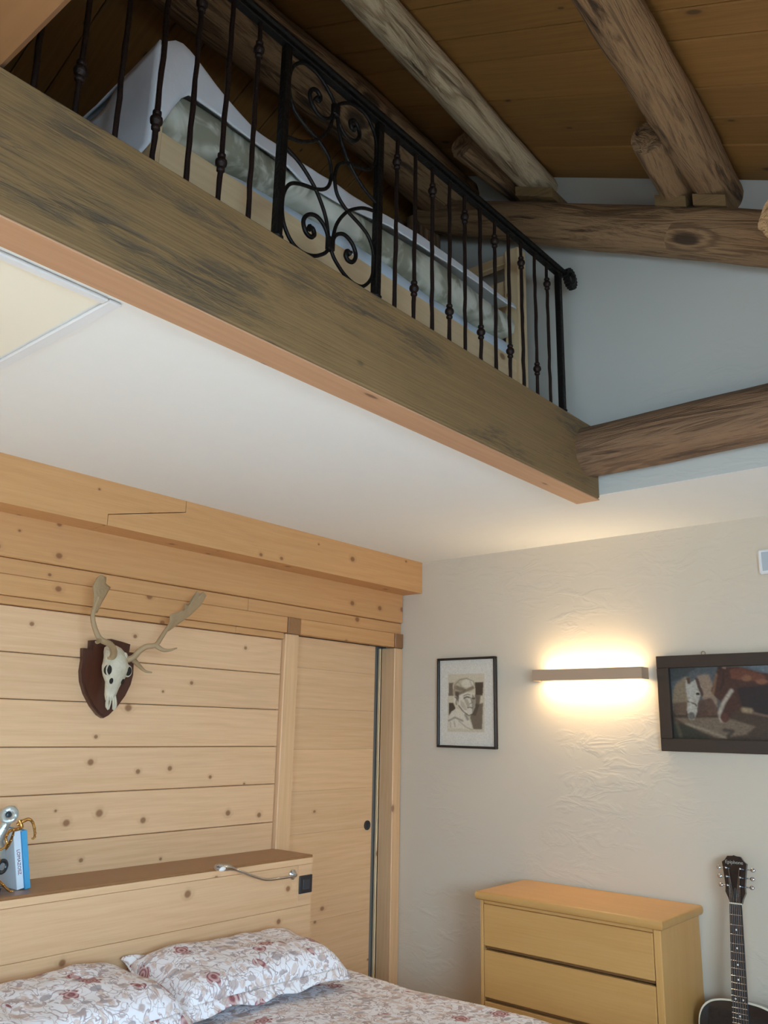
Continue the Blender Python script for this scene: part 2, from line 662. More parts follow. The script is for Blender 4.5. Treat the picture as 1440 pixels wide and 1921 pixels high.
def log_obj(name, p0, p1, r0, r1, mat, seed=0, amp=.06, rough=.05, n=40, seg=26, parent=None, curve=0.0, flat=0):
    """hand-hewn round log from p0 to p1; mesh lies along local X"""
    p0, p1 = Vector(p0), Vector(p1)
    L = (p1 - p0).length
    vs, fs = [], []
    for i in range(n + 1):
        t = i / n
        r = r0 + (r1 - r0) * t
        off = Vector((0, noise.noise((t * L * 1.1, seed, 3.1)) * amp * r * 1.4, noise.noise((t * L * 1.1, seed, 9.7)) * amp * r * 1.4 + curve * math.sin(PI * t)))
        for j in range(seg):
            th = 2 * PI * j / seg
            cy, cz = math.cos(th), math.sin(th)
            k = 1 + amp * noise.noise((t * L * 2.0 + seed, cy * 1.2, cz * 1.2)) * 1.6 + rough * noise.noise((t * L * 5 + seed, cy * 5, cz * 5))
            k += flat * .06 * math.cos(4 * th + .3)
            vs.append((t * L, off.y + cy * r * k, off.z + cz * r * k))
    for i in range(n):
        for j in range(seg):
            j2 = (j + 1) % seg
            fs.append([i * seg + j, i * seg + j2, (i + 1) * seg + j2, (i + 1) * seg + j][::-1])
    fs.append(list(range(seg)))
    fs.append([n * seg + j for j in range(seg)][::-1])
    me = bpy.data.meshes.new(name)
    me.from_pydata(vs, [], fs)
    me.validate()
    me.update()
    me.shade_smooth()
    me.set_sharp_from_angle(angle=math.radians(50))
    me.materials.append(mat)
    o = bpy.data.objects.new(name, me)
    COL.objects.link(o)
    o.location = p0 if parent is None else p0 - WL[parent.name]
    o.rotation_euler = (p1 - p0).to_track_quat('X', 'Z').to_euler()
    if parent is not None:
        o.parent = parent
    WL[o.name] = p0.copy()
    return o


# ------------------------------------------------------------------ room dimensions
ZC = 2.288            # underside of the loft
YW = 3.5              # lower plaster wall
YU = 2.83             # upper gable wall
XW = -2.85            # face of the panelled wall
SL = math.tan(math.radians(25.4))
RX = -2.0             # ridge


def roof_z(x):
    return 3.716 - SL * (x + 1.437) if x >= RX else 3.716 - SL * (RX + 1.437) - SL * (RX - x)


RZ = roof_z(RX)
BX0, BX1, BY0 = -4.3, 1.6, -2.6

# floor of boards
fl = struct('floor', box(BX0, BX1, BY0, YW + .1, -.12, -.022), plain('floor_underlay', (120, 96, 70), .8))
k = 0
x = -2.84
while x < BX1 - .02:
    part(fl, 'plank', wood('paleoak', 1), x, min(x + .196, BX1 - .003), BY0 + .01, YW - .005, -.021, 0, .002)
    x += .199

# plaster walls
struct('wall_back', box(BX0, BX1 + .1, YW, YW + .14, -.12, ZC + .019, .0), WALL)
# upper gable wall, thick, standing over the recess
g = G().prism([(BX0, ZC + .0012), (BX1 + .1, ZC + .0012), (BX1 + .1, roof_z(BX1) + .1), (RX, RZ + .12), (BX0, roof_z(BX0) + .1)], YU, YW + .14, 'xz')
struct('wall_gable', g, WALLUP)
# soffit over the recess in front of the lower wall and ceiling beneath the loft
G_ = G().prism([(BX0, BY0), (-1.4375, BY0), (-1.4375, YU), (BX1 + .1, YU), (BX1 + .1, YW), (BX0, YW)], ZC, ZC + .001, 'xy')
struct('ceiling', G_, CEIL)
# loft floor
lf = struct('floor_loft', box(BX0, -1.44, BY0, YU, ZC + .021, ZC + .14, .0), plain('loft_floor_wood', (150, 112, 70), .6, 0, .2))
# side wall with window opening, front gable wall with window opening
WS = (-0.95, 0.55, 1.1, 2.0)
g = G()
for a in ((BY0, WS[0], 0, 2.45), (WS[1], YW, 0, 2.45), (WS[0], WS[1], 0, WS[2]), (WS[0], WS[1], WS[3], 2.45)):
    g.box(BX1, BX1 + .2, a[0], a[1], a[2] - .1 if a[2] == 0 else a[2], a[3], .0)
PANEL = wood('roof', 2)
struct('wall_right', g, PANEL)
WF = (-.25, 1.35, .15, 2.15)
g = G()
g.prism([(BX0, -.1), (WF[0], -.1), (WF[0], ZC + .3), (BX0, ZC + .3)], BY0 - .2, BY0, 'xz')
g.prism([(WF[1], -.1), (BX1 + .1, -.1), (BX1 + .1, roof_z(BX1) + .1), (WF[1], ZC)], BY0 - .2, BY0, 'xz')
g.prism([(WF[0], -.1), (WF[1], -.1), (WF[1], WF[2]), (WF[0], WF[2])], BY0 - .2, BY0, 'xz')
g.prism([(WF[0], WF[3]), (WF[1], WF[3]), (WF[1], ZC), (WF[0], ZC + .3)], BY0 - .2, BY0, 'xz')
g.prism([(BX0, ZC + .3), (WF[0], ZC + .3), (WF[1], ZC), (BX1 + .1, roof_z(BX1) - .2), (BX1 + .1, roof_z(BX1) + .1), (RX, RZ + .12), (BX0, roof_z(BX0) + .1)], BY0 - .2, BY0, 'xz')
struct('wall_front', g, PANEL)
struct('wall_loft', box(BX0 - .1, BX0, BY0, YW, 0, roof_z(BX0) + .1, 0), PANEL)


def window(name, horiz, a0, a1, z0, z1, at):
    """frame of a window: stiles, rails, a mullion; horiz = 'x' or 'y'"""
    def bb(p, q, r, t):
        return box(p, q, at - .03, at + .03, r, t) if horiz == 'x' else box(at - .03, at + .03, p, q, r, t)
    m = wood('door', 2)
    o = tag(bb(a0, a1, z0, z0 + .06).build(name, m), kind='structure')
    bb(a0, a1, z1 - .06, z1).build('window_rail', m, o)
    bb(a0, a0 + .06, z0 + .06, z1 - .06).build('window_stile', m, o)
    bb(a1 - .06, a1, z0 + .06, z1 - .06).build('window_stile', m, o)
    mid = (a0 + a1) / 2
    bb(mid - .03, mid + .03, z0 + .06, z1 - .06).build('window_mullion', m, o)


window('window_1', 'x', WF[0], WF[1], WF[2], WF[3], BY0 - .1)
window('window_2', 'y', WS[0], WS[1], WS[2], WS[3], BX1 + .1)

# ------------------------------------------------------------------ sloped board ceilings
ang = math.radians(25.4)


def slope(name, ys, x_hi, x_lo, sign, label):
    """boards running down the slope; sign +1 right slope, -1 left slope"""
    L = abs(x_lo - x_hi) / math.cos(ang)
    root = G()
    root.box(0, L, BY0, YW + .1, .03, .12, 0)
    o = root.build(name, plain('roof_sheathing', (90, 64, 40), .9), local=True)
    o['kind'] = 'structure'
    o['label'] = label
    o.location = (x_hi, 0, roof_z(x_hi))
    o.rotation_euler = (0, ang, 0) if sign > 0 else (0, ang, PI)
    if sign < 0:
        pass
    WL[o.name] = Vector()
    for i in range(len(ys) - 1):
        a, b = ys[i], ys[i + 1]
        if sign < 0:
            a, b = -b, -a
        b_ = G().box(0, L, a + .002, b - .002, 0.0, .03, .004)
        b_.build('plank', wood('roof', 0), o)
    return o


ys = [YU + .13, 2.59, 2.42, 2.26, 2.03, 1.90, 1.74, 1.51, 1.38, 1.15, 1.02, .79, .63, .40, .27, .04, -.12, -.35, -.48, -.71, -.87, -1.1, -1.23, -1.46, -1.62, -1.85, -1.98, -2.21, -2.37, -2.6][::-1]
slope('ceiling_slope_right', ys, RX, BX1 + .15, 1, 'aged pine board ceiling sloping down over the bedroom')
L2 = abs(BX0 - RX) / math.cos(ang)
o = G().box(0, L2, -YW - .1, -BY0, .03, .12, 0).build('ceiling_slope_left', plain('roof_sheathing', (90, 64, 40), .9), local=True)
o['kind'] = 'structure'
o['label'] = 'dark pine board ceiling sloping down behind the loft bed'
o.location = (RX, 0, RZ)
o.rotation_euler = (0, ang, PI)
WL[o.name] = Vector()
for i in range(len(ys) - 1):
    G().box(0, L2, -ys[i + 1] + .0015, -ys[i] - .0015, 0, .03, .003).build('plank', wood('roof', 0), o)

# ------------------------------------------------------------------ roof timbers
log = tag(log_obj('ridge_log', (-1.99, BY0, 3.835), (-1.99, YU + .02, 3.835), .125, .125, LOG2, 11, .07, .06, 90), 'dark hand-hewn ridge log high above the loft bed', 'log beam')
tag(log_obj('purlin_log', (-1.19, BY0, 3.545), (-1.532, YU + .03, 3.690), .064, .064, LOG1, 3, .05, .05, 90), 'slender silvery-brown purlin log under the board ceiling, nearer the loft railing', 'log beam', 'purlin logs under the board ceiling')
tag(log_obj('purlin_log', (-.46, BY0, 3.165), (-.80, YU + .03, 3.338), .082, .074, LOG2, 5, .07, .07, 90), 'thick gnarled brown purlin log under the board ceiling, farther right', 'log beam', 'purlin logs under the board ceiling')
# inclined log on the gable wall
tag(log_obj('gable_log', (-2.10, 2.735, 3.757), (1.5, 2.735, 2.03), .076, .122, LOG2, 21, .07, .05, 80), 'thick knotty gable log slanting along the upper white wall', 'log beam', 'slanting gable logs')
tag(log_obj('gable_log', (-2.2, 2.735, 3.70), (-4.25, 2.735, 2.745), .10, .10, LOG2, 25, .07, .05, 50), 'dark gable log slanting down to the left behind the loft bed', 'log beam', 'slanting gable logs')
tag(log_obj('king_post', (-2.14, 2.76, ZC + .14), (-2.14, 2.76, 3.74), .085, .085, LOG3, 31, .04, .04, 30, flat=1), 'dark upright timber post on the gable wall behind the loft bed', 'post')
# short logs lying beside the purlins, and pale wedges
tag(log_obj('log_stub', (-1.665, 2.40, 3.725), (-1.655, YU + .02, 3.735), .052, .052, LOG2, 41, .08, .1, 14), 'short pale-streaked log stub beside the slender purlin', 'log stub', 'short log stubs on the gable log')
tag(log_obj('log_stub', (-.870, 2.32, 3.315), (-.945, YU + .02, 3.365), .056, .055, LOG2, 45, .08, .1, 14), 'short brown log stub beside the thick gnarled purlin', 'log stub', 'short log stubs on the gable log')
for nm, c, lab in (('wedge_block', (-1.49, 3.575), 'small wooden wedge block under the end of the slender purlin'),
                   ('wedge_block', (-.935, 3.29), 'small wooden wedge block under the short brown log stub'),
                   ('wedge_block', (-.80, 3.235), 'small wooden wedge block under the end of the thick purlin')):
    cx, cz = c
    hw = .085 if cx < -1.2 else .055
    g = G().prism([(cx - hw, cz - .022 + SL * hw), (cx + hw, cz - .022 - SL * hw), (cx + hw, cz + .022 - SL * hw), (cx - hw, cz + .022 + SL * hw)], 2.66, 2.80, 'xz')
    tag(g.build(nm, wood('beam', 0)), lab, 'wedge', 'wedges under the purlin ends')
tag(log_obj('log_stub', (-.535, 2.44, 2.945), (-.50, YU + .02, 3.01), .062, .06, PALECUT, 49, .08, .16, 14), 'pale freshly cut log end at the right edge by the gable log', 'log stub', 'short log stubs on the gable log')
# round log along the gable wall, let into the loft beam
tag(log_obj('tie_log', (-1.358, 2.74, 2.435), (1.55, 2.74, 2.45), .094, .104, LOG3, 57, .035, .03, 70), 'round reddish-brown log running right from the end of the loft beam', 'log beam')
# loft edge beam
lbm = thing('loft_beam', 'big squared weathered brown timber beam along the loft edge', 'beam', (-1.39, 1.0, 2.268))
part(lbm, 'timber', wood('beam', 1), -1.437, -1.34, BY0, YU, 2.273, 2.555, .006)
part(lbm, 'underside_board', wood('undr', 1), -1.437, -1.342, BY0, YU - .001, 2.268, 2.2728, .0015)
# nearer cross beam resting on the loft beam at top left
g = box(-1.437, 1.55, .31, .507, 2.556, 2.75, .012)
tag(g.build('cross_beam', wood('top', 0)), 'smooth light wooden cross beam at the top left corner', 'beam')

# ------------------------------------------------------------------ panelled wall
wl = struct('wall_left', box(-3.02, XW - .02, BY0, 3.28, 0, ZC, 0), plain('panel_backing', (70, 46, 28), .9), label='pine plank wall behind the bed')
wl['kind'] = 'structure'
PX = wood('pine', 1)
PW = wood('pine_warmlit', 1)
part(wl, 'plank', PW, XW - .02, -2.823, BY0, 3.495, 1.970, 2.30, .003)
for a, b in ((BY0, 2.42), (2.421, 3.495)):
    part(wl, 'plank', PW, XW - .02, -2.836, a, b, 1.9115, 1.9685, .002)
for a, b in ((BY0, 2.655), (2.735, 3.43)):
    part(wl, 'rail_board', PW, XW - .02, -2.826, a, b, 1.8385, 1.910, .002)
for a, b in ((BY0, 2.36), (2.361, 2.645)):
    part(wl, 'plank', PW, XW - .02, -2.836, a, b, 1.8095, 1.8375, .002)
for a, b in ((2.6555, 2.7345), (3.4305, 3.495)):
    part(wl, 'post_cap', wood('top', 0), XW - .02, -2.818, a, b, 1.836, 1.9105, .002)
rows = [1.8085, 1.650, 1.493, 1.334, 1.175, 1.016, .857, .70, .54, .38, .22, .06]
for i in range(len(rows) - 1):
    part(wl, 'plank', PX, XW - .02, XW, BY0, 2.648, rows[i + 1] + .0012, rows[i] - .0012, .003)
part(wl, 'plank', PX, XW - .02, XW, BY0, 2.648, .001, rows[-1] - .001, .003)
# beam along the top of the wall, in two lengths meeting at a stepped scarf joint
wb = thing('wall_beam', 'long pine beam with a stepped scarf joint under the white ceiling', 'beam', (-2.76, 2.0, 2.121))
yj = [(1.609, 2.121), (1.609, 2.162), (1.948, 2.241), (1.948, ZC)]
d = .0012
G().prism([(BY0, 2.121)] + [(a - d, b + (d if 0 < i < 3 else 0)) for i, (a, b) in enumerate(yj)] + [(BY0, ZC)], -2.86, -2.697, 'yz').build('beam_length', PW, wb)
G().prism([(yj[0][0] + d, 2.121), (3.498, 2.121), (3.498, ZC), (yj[3][0] + d, ZC), (yj[2][0] + d, yj[2][1] - d), (yj[1][0] + d, yj[1][1] - d)], -2.86, -2.697, 'yz').build('beam_length', PW, wb)

# door post, jambs and sliding door
PZ = wood('door', 2)
t1 = struct('trim_1', box(-2.90, -2.83, 2.652, 2.735, 0, 1.835, .003), PZ, label='pine door post beside the plank wall')
t2 = struct('trim_2', box(-2.915, -2.824, 3.432, 3.497, 0, 1.834, .003), PZ, label='pine door jamb against the plaster wall')
part(t2, 'door_stop', wood('paleloft', 2), -2.93, -2.9155, 3.422, 3.4315, 0, 1.834, .002)
struct('trim_3', box(-2.96, -2.94, 3.27, 3.497, 0, 1.85, .0), plain('dimmed_reveal', (122, 120, 116), .8), label='grey reveal behind the sliding door')  # added panel for the white wall beyond; its dimness is put into the grey
dr = thing('door_1', 'pine sliding door of wide horizontal boards with a small round black pull', 'door', (-2.89, 3.03, .01))
dr['kind'] = 'structure'
del dr['category']
zs = [.01, .20, .385, .575, .76, .95, 1.135, 1.32, 1.505, 1.69, 1.834]
for i in range(len(zs) - 1):
    part(dr, 'board', wood('door', 1), -2.915, -2.868, 2.70, 3.326, zs[i] + .0003, zs[i + 1] - .0003, .0006)
G().lathe([(.004, -.002), (.0225, -.002), (.0225, .003), (.019, .004), (.016, -.0005), (.004, -.001)], (-2.867, 3.292, .958), 'x', 20).build('finger_pull', BLACKPL, dr, 40)
part(dr, 'edge_latch', BLACKPL, -2.90, -2.872, 3.3255, 3.329, .88, .955, .001)

# ------------------------------------------------------------------ ceiling hatch
hb = thing('ceiling_hatch', 'flush cream hatch panel with white frame in the ceiling beneath the loft', 'hatch', (-1.9, .4, ZC - .012))
CREAM = plain('cream_panel', (240, 234, 216), .5)
part(hb, 'panel', CREAM, -2.3, -1.508, -.35, .826, ZC - .003, ZC - .0002, .001)
part(hb, 'frame_bar', WHITEPL, -2.33, -1.478, .832, .862, ZC - .009, ZC - .0002, .003)
part(hb, 'frame_bar', WHITEPL, -2.33, -1.478, -.385, -.355, ZC - .009, ZC - .0002, .003)
part(hb, 'frame_bar', WHITEPL, -1.502, -1.4785, -.354, .831, ZC - .009, ZC - .0002, .003)
part(hb, 'frame_bar', WHITEPL, -2.33, -2.305, -.354, .831, ZC - .009, ZC - .0002, .003)

# ------------------------------------------------------------------ railing
RXc = -1.385
rail = thing('railing', 'black wrought iron railing with scrollwork along the loft edge', 'railing', (RXc, 1.5, 2.555))
ZB, ZT = 2.556, 3.158
# handrail
G().box(RXc - .021, RXc + .021, -1.9, 2.70, ZT, ZT + .018, .005).build('handrail', IRON, rail)
G().box(RXc - .012, RXc + .012, -1.9, 2.66, ZT - .012, ZT, .002).build('rail_bar', IRON, rail)
# rosette at the end of the handrail
pts = []
nt = 18
for i in range(nt * 4):
    th = 2 * PI * i / (nt * 4)
    r = .040 + (.0035 if (i % 4) in (0, 1) else -.001)
    pts.append((2.715 + r * math.cos(th), ZT - .004 + r * math.sin(th)))
ro = G().prism(pts, RXc + .006, RXc + .026, 'yz').build('rosette', IRON, rail)
G().lathe([(.006, 0), (.024, 0), (.022, .006), (.012, .010), (.004, .012)], (RXc + .026, 2.715, ZT - .004), 'x', 16).build('rosette_boss', IRON, ro, 40)


def post_shape(g, y, r=.0115):
    g.box(RXc - r, RXc + r, y - r, y + r, ZB, ZT - .012, .003)
    return g


for y in (1.20, 1.573, 2.645, -.2):
    p = post_shape(G(), y).build('post', IRON, rail)
    g = G()
    g.lathe([(.011, 0), (.021, 0), (.021, .012), (.016, .02), (.018, .026), (.012, .034)], (RXc, y, ZB), 'z', 12)
    g.build('post_collar', IRON, p, 40)
# balusters: slightly hand-forged, each with a knotted collar low or high
proto = {}


def baluster(y, high, seed):
    key = (high, seed % 3)
    if key in proto:
        o = proto[key].copy()
        COL.objects.link(o)
        o.parent = rail
        o.location = (0, y - WL[rail.name].y, 0)
        c = proto[key].children[0].copy()
        COL.objects.link(c)
        c.parent = o
        return
    rnd = random.Random(seed)
    n = 14
    pts = [(RXc + rnd.uniform(-.0012, .0012), rnd.uniform(-.0012, .0012), ZB + (ZT - .012 - ZB) * i / n) for i in range(n + 1)]
    g = G().tube(pts, [.0062 * rnd.uniform(.93, 1.08) for _ in pts], 8)
    me_o = g.build('baluster', RUSTY, rail, 60, local=True)
    off = WL[rail.name]
    for v in me_o.data.vertices:
        v.co -= Vector((off.x, 0, off.z))
    me_o.location = (0, y - off.y, 0)
    zc = 3.067 if high else 2.685
    cg = G().lathe([(.006, -.026), (.010, -.022), (.010, -.016), (.0075, -.013), (.0135, -.006), (.0145, 0), (.0135, .006), (.0075, .013), (.010, .016), (.010, .022), (.006, .026)], (RXc - off.x, 0, zc - off.z), 'z', 10)
    co = cg.build('collar', RUSTY, me_o, 50, local=True)
    proto[key] = me_o
    return


ybars = [-.74, -.65, -.56, -.47, -.38, -.29, -.11, -.02, .07, .16, .255, .345, .44, .485, .573, .661, .750, .841, .929, 1.019, 1.107, 1.656, 1.745, 1.833, 1.924, 2.010, 2.101, 2.191, 2.281, 2.368, 2.463, 2.556]
hi_right = {1.656: 1, 1.833: 1, 2.010: 1, 2.191: 1, 2.368: 1, 2.556: 1, 1.107: 1, .929: 1, .750: 1, .573: 1}
for i, y in enumerate(ybars):
    if .40 < y < .50:
        continue
    h = bool(hi_right.get(y)) if y > .5 else bool(i % 2)
    baluster(y, h, i)
# scroll panel between the two middle posts
CY, CZ = 1.387, 2.863
curves = {
    'scroll_bar': [(-.004, 2.640), (-.020, 2.618), (-.059, 2.592), (-.10, 2.583), (-.137, 2.594), (-.168, 2.636), (-.174, 2.70), (-.155, 2.748), (-.120, 2.770), (-.056, 2.790), (-.018, 2.818), (-.005, CZ)],
    'scroll_arc': [(-.176, 2.848), (-.122, 2.830), (-.071, 2.795), (-.039, 2.757), (-.018, 2.717), (-.008, 2.672)],
    'scroll_spiral': [(-.008, 2.650), (-.013, 2.680), (-.030, 2.701), (-.055, 2.710), (-.083, 2.700), (-.100, 2.674), (-.092, 2.648), (-.073, 2.640), (-.060, 2.652), (-.066, 2.667), (-.078, 2.664)],
}
for nm, cv in curves.items():
    for sy in (-1, 1):
        for sz in (1, -1):
            pts = [(RXc, CY + sy * a, b if sz > 0 else 2 * CZ - b) for a, b in cv]
            pp = catmull(pts, 5)
            if sy > 0:
                pass
            rr = [.0052] * len(pp)
            if nm == 'scroll_spiral':
                rr = [.0052 + .0015 * (i / len(pp)) for i in range(len(pp))]
                rr[-1] = rr[-2] = .010
            G().tube(pp, rr, 7, up=(1, 0, 0)).build(nm, IRON, rail, 60)
for z in (2.655, 2 * CZ - 2.655):
    G().box(RXc - .009, RXc + .009, CY - .013, CY + .013, z - .02, z + .02, .004).build('scroll_clip', IRON, rail)

# ------------------------------------------------------------------ loft bed
LB = thing('loft_bed', 'pale pine bed frame standing on the loft behind the railing', 'bed', (-2.0, 1.85, ZC + .14))
PLY = wood('paleloft', 1)
PLX = wood('paleloft', 0)
PLZ = wood('paleloft', 2)
part(LB, 'side_rail', PLY, -1.625, -1.60, .985, 2.685, 2.60, 2.862)
part(LB, 'side_rail', PLY, -2.48, -2.455, .985, 2.685, 2.60, 2.862)
for x0 in (-1.652, -2.50):
    part(LB, 'post', PLZ, x0, x0 + .065, 2.686, 2.75, ZC + .141, 3.372)
    part(LB, 'post', PLZ, x0, x0 + .065, .956, .984, ZC + .141, 2.88)
part(LB, 'end_rail', PLX, -2.434, -1.653, 2.70, 2.735, 3.325, 3.368)
part(LB, 'end_board', PLX, -2.434, -1.653, 2.705, 2.728, 3.06, 3.25)
part(LB, 'end_board', PLX, -2.434, -1.653, 2.705, 2.728, 2.62, 2.86)
part(LB, 'end_board', PLX, -2.434, -1.653, .960, .975, 2.62, 2.86)
for i in range(9):
    y0 = 1.05 + i * .185
    part(LB, 'slat', PLX, -2.454, -1.626, y0, y0 + .08, 2.79, 2.81)
part(LB, 'slat_bearer', PLY, -1.65, -1.626, .99, 2.68, 2.76, 2.789)
part(LB, 'slat_bearer', PLY, -2.454, -2.43, .99, 2.68, 2.76, 2.789)


def soft_slab(name, x0, x1, y0, y1, zb, zt, mat, label, cat, nx=22, ny=50, ex=.35, wob=.01, seed=0):
    """closed soft slab: zb, zt are functions of y"""
    def ring(u):                              # cross-section in x-z, parameter angle
        th = 2 * PI * u
        cx, cz = math.cos(th), math.sin(th)
        return math.copysign(abs(cx) ** ex, cx), math.copysign(abs(cz) ** ex, cz)
    g = G()
    vs, fs = [], []
    for j in range(ny + 1):
        t = j / ny
        y = y0 + (y1 - y0) * t
        e = min(t, 1 - t) * 14
        k = 1 - .22 * max(0, 1 - e) ** 2
        for i in range(nx):
            a, b = ring(i / nx)
            xc, zc = (x0 + x1) / 2, (zb(y) + zt(y)) / 2
            px = xc + a * (x1 - x0) / 2 * (1 - .03 * (1 - k))
            pz = zc + b * (zt(y) - zb(y)) / 2 * k
            nn = noise.noise((px * 4 + seed, y * 6, pz * 6)) * wob
            vs.append((px + nn * .8, y, pz + nn))
    for j in range(ny):
        for i in range(nx):
            i2 = (i + 1) % nx
            fs.append([j * nx + i, j * nx + i2, (j + 1) * nx + i2, (j + 1) * nx + i][::-1])
    fs.append(list(range(nx)))
    fs.append([ny * nx + i for i in range(nx)][::-1])
    g.add(vs, fs)
    return tag(g.build(name, mat, smooth=70), label, cat)


def lin_tab(tab):
    xs_, zs_ = zip(*tab)
    return lambda y: float(np.interp(y, xs_, zs_))


def lerp_tab(tab):
    def f(y):
        if y <= tab[0][0]:
            return tab[0][1]
        for (a, p), (b, q) in zip(tab, tab[1:]):
            if y <= b:
                t = (y - a) / (b - a)
                t = t * t * (3 - 2 * t)
                return p + (q - p) * t
        return tab[-1][1]
    return f


low = lerp_tab([(1.0, 2.835), (1.3, 2.90), (1.8, 2.915), (2.3, 2.905), (2.65, 2.93)])
soft_slab('under_mattress', -2.44, -1.605, 1.0, 2.66, lambda y: 2.812, lambda y: low(y) + .012, SHEETB, 'thin mattress in a pale blue fitted sheet on the loft bed', 'mattress', seed=2)
top = lerp_tab([(.99, 3.03), (1.3, 3.025), (1.5, 3.01), (1.85, 3.04), (2.25, 3.055), (2.66, 3.06)])
soft_slab('mattress', -2.43, -1.592, .99, 2.665, lambda y: low(y) + .014, top, TICK, 'bare mottled grey-green mattress upper layer on the loft bed', 'mattress', wob=.012, seed=8)
# white sheet heaped at the left end, thinner to the right, hanging over the head end
hz = lin_tab([(.95, 3.09), (.985, 3.14), (1.02, 3.15), (1.10, 3.115), (1.17, 3.085), (1.27, 3.05), (1.40, 3.045), (1.5, 3.055), (1.75, 3.068), (2.05, 3.10), (2.40, 3.10), (2.64, 3.09)])
fz = lin_tab([(.95, 2.79), (.965, 2.84), (1.0, 2.94), (1.03, 2.985), (1.16, 2.99), (1.3, 2.985), (1.46, 2.965), (1.65, 2.985), (1.85, 3.025), (2.25, 3.05), (2.64, 3.055)])


def sheet(u, v):
    y = .95 + 1.69 * u
    zt, zf = hz(y), fz(y)
    if v < .3:                                   # front hang, from the hem up
        t = v / .3
        x = -1.574 - .010 * t
        z = zf + max(zt - .012 - zf, .004) * t
    else:                                        # over the top towards the back
        t = (v - .3) / .7
        x = -1.586 - .80 * t
        z = zt - .012 * max(0, 1 - t * 8) + (.03 * t * (1 - t) if y > 1.3 else -.10 * t)
    w_ = noise.noise((x * 5, y * 7, z * 5)) * .012
    return (x + w_ * .5, y + (w_ if .99 < y < 2.5 else 0), z + abs(w_) * .8)


def end_flap(u, v):
    x = -1.574 - .66 * u                         # hangs over the head end of the bed
    zt = hz(.95) - .25 * .66 * u
    zb = 2.79 - .12 * min(1, u * 4)
    z = zb + (zt - zb) * v
    w_ = noise.noise((x * 9, z * 4, 2.)) * .012
    return (x, .945 - .03 * (1 - v) * math.sin(min(1, u * 3) * PI / 2) + w_ * min(1, u * 5), z)


WS_ = thing('white_sheet', 'rumpled white sheet heaped at the left end of the loft bed', 'bed sheet', (-1.95, 1.6, 2.68))
for nm, fn_, n1, n2 in (('top_sheet', sheet, 80, 34), ('end_flap', end_flap, 30, 16)):
    sh = G().grid(fn_, n1, n2).build(nm, SHEET, WS_, 60)
    md = sh.modifiers.new('thick', 'SOLIDIFY')
    md.thickness = .005
    md.offset = 0

# ------------------------------------------------------------------ headboard shelf
HB = thing('headboard', 'pine headboard box with a brown shelf top behind the bed', 'headboard', (-2.73, 1.8, 0))
part(HB, 'shelf_top', wood('top', 1), -2.849, -2.612, .95, 2.660, .898, .907, .001)
part(HB, 'lip_board', PX, -2.64, -2.610, .95, 2.661, .8745, .8975, .001)
for a, b in ((.7185, .8735), (.560, .7175), (.40, .559), (.24, .399), (.002, .239)):
    if b > .87:
        part(HB, 'plank', PX, -2.64, -2.611, .95, 2.579, a, b, .0012)
        part(HB, 'end_block', PX, -2.64, -2.611, 2.580, 2.659, a, b, .0012)
    else:
        part(HB, 'plank', PX, -2.64, -2.611, .95, 2.659, a, b, .0012)
part(HB, 'end_panel', wood('door', 2), -2.829, -2.641, 2.638, 2.651, .002, .897, .001)
part(HB, 'end_panel', wood('door', 2), -2.849, -2.641, .951, .972, .002, .897, .001)
# socket
so_ = thing('power_socket', 'square black power socket on the end of the headboard', 'socket', (-2.61, 2.619, .764))
part(so_, 'cover_plate', BLACKPL, -2.6105, -2.603, 2.583, 2.655, .765, .833, .002)
part(so_, 'insert', plain('dark_slate_plastic', (58, 62, 68), .35), -2.604, -2.6005, 2.600, 2.638, .781, .817, .002)
# gooseneck reading lamp
gl = thing('reading_lamp', 'chrome gooseneck reading lamp mounted on the headboard front', 'lamp', (-2.61, 2.545, .843))
G().lathe([(.004, 0), (.019, 0), (.019, .006), (.012, .011), (.008, .022), (.004, .026)], (-2.611, 2.545, .843), 'x', 18).build('wall_base', CHROME, gl, 40)
neck = catmull([(-2.588, 2.540, .843), (-2.572, 2.515, .8445), (-2.562, 2.449, .846), (-2.555, 2.356, .851), (-2.55, 2.291, .869), (-2.545, 2.224, .893), (-2.545, 2.185, .906)], 6)
G().tube(neck, .0052, 10).build('gooseneck', CHROME, gl, 60)
hd = G().tube([(-2.545, 2.190, .905), (-2.545, 2.165, .9125), (-2.543, 2.150, .9165), (-2.541, 2.10, .923), (-2.541, 2.090, .924)], [.006, .009, .0125, .0125, .008], 14).build('lamp_head', CHROME, gl, 50)
G().ell((-2.534, 2.115, .917), (.009, .017, .009), 8, 12).build('lens', plain('frosted_lens', (240, 240, 236), .3), hd, 60)

# ------------------------------------------------------------------ trophy
TR = thing('deer_trophy', 'bleached deer skull with antlers on a dark wooden shield', 'trophy', (-2.84, 1.755, 1.439))
half = [(0, 1.437), (.020, 1.447), (.052, 1.478), (.083, 1.521), (.102, 1.563), (.109, 1.60), (.107, 1.64), (.1115, 1.684), (.082, 1.684), (.084, 1.714), (.045, 1.721), (0, 1.727)]
poly = [(1.755 + a, b) for a, b in half] + [(1.755 - a, b) for a, b in half[-2:0:-1]]
sh_ = G().prism(poly, -2.849, -2.828, 'yz').build('shield', wood('plaque', 2), TR)
inner = [(1.755 + (a - 1.755) * .93, 1.59 + (b - 1.59) * .945) for a, b in poly]
G().prism(inner, -2.829, -2.824, 'yz').build('shield_face', wood('plaque', 2), sh_)
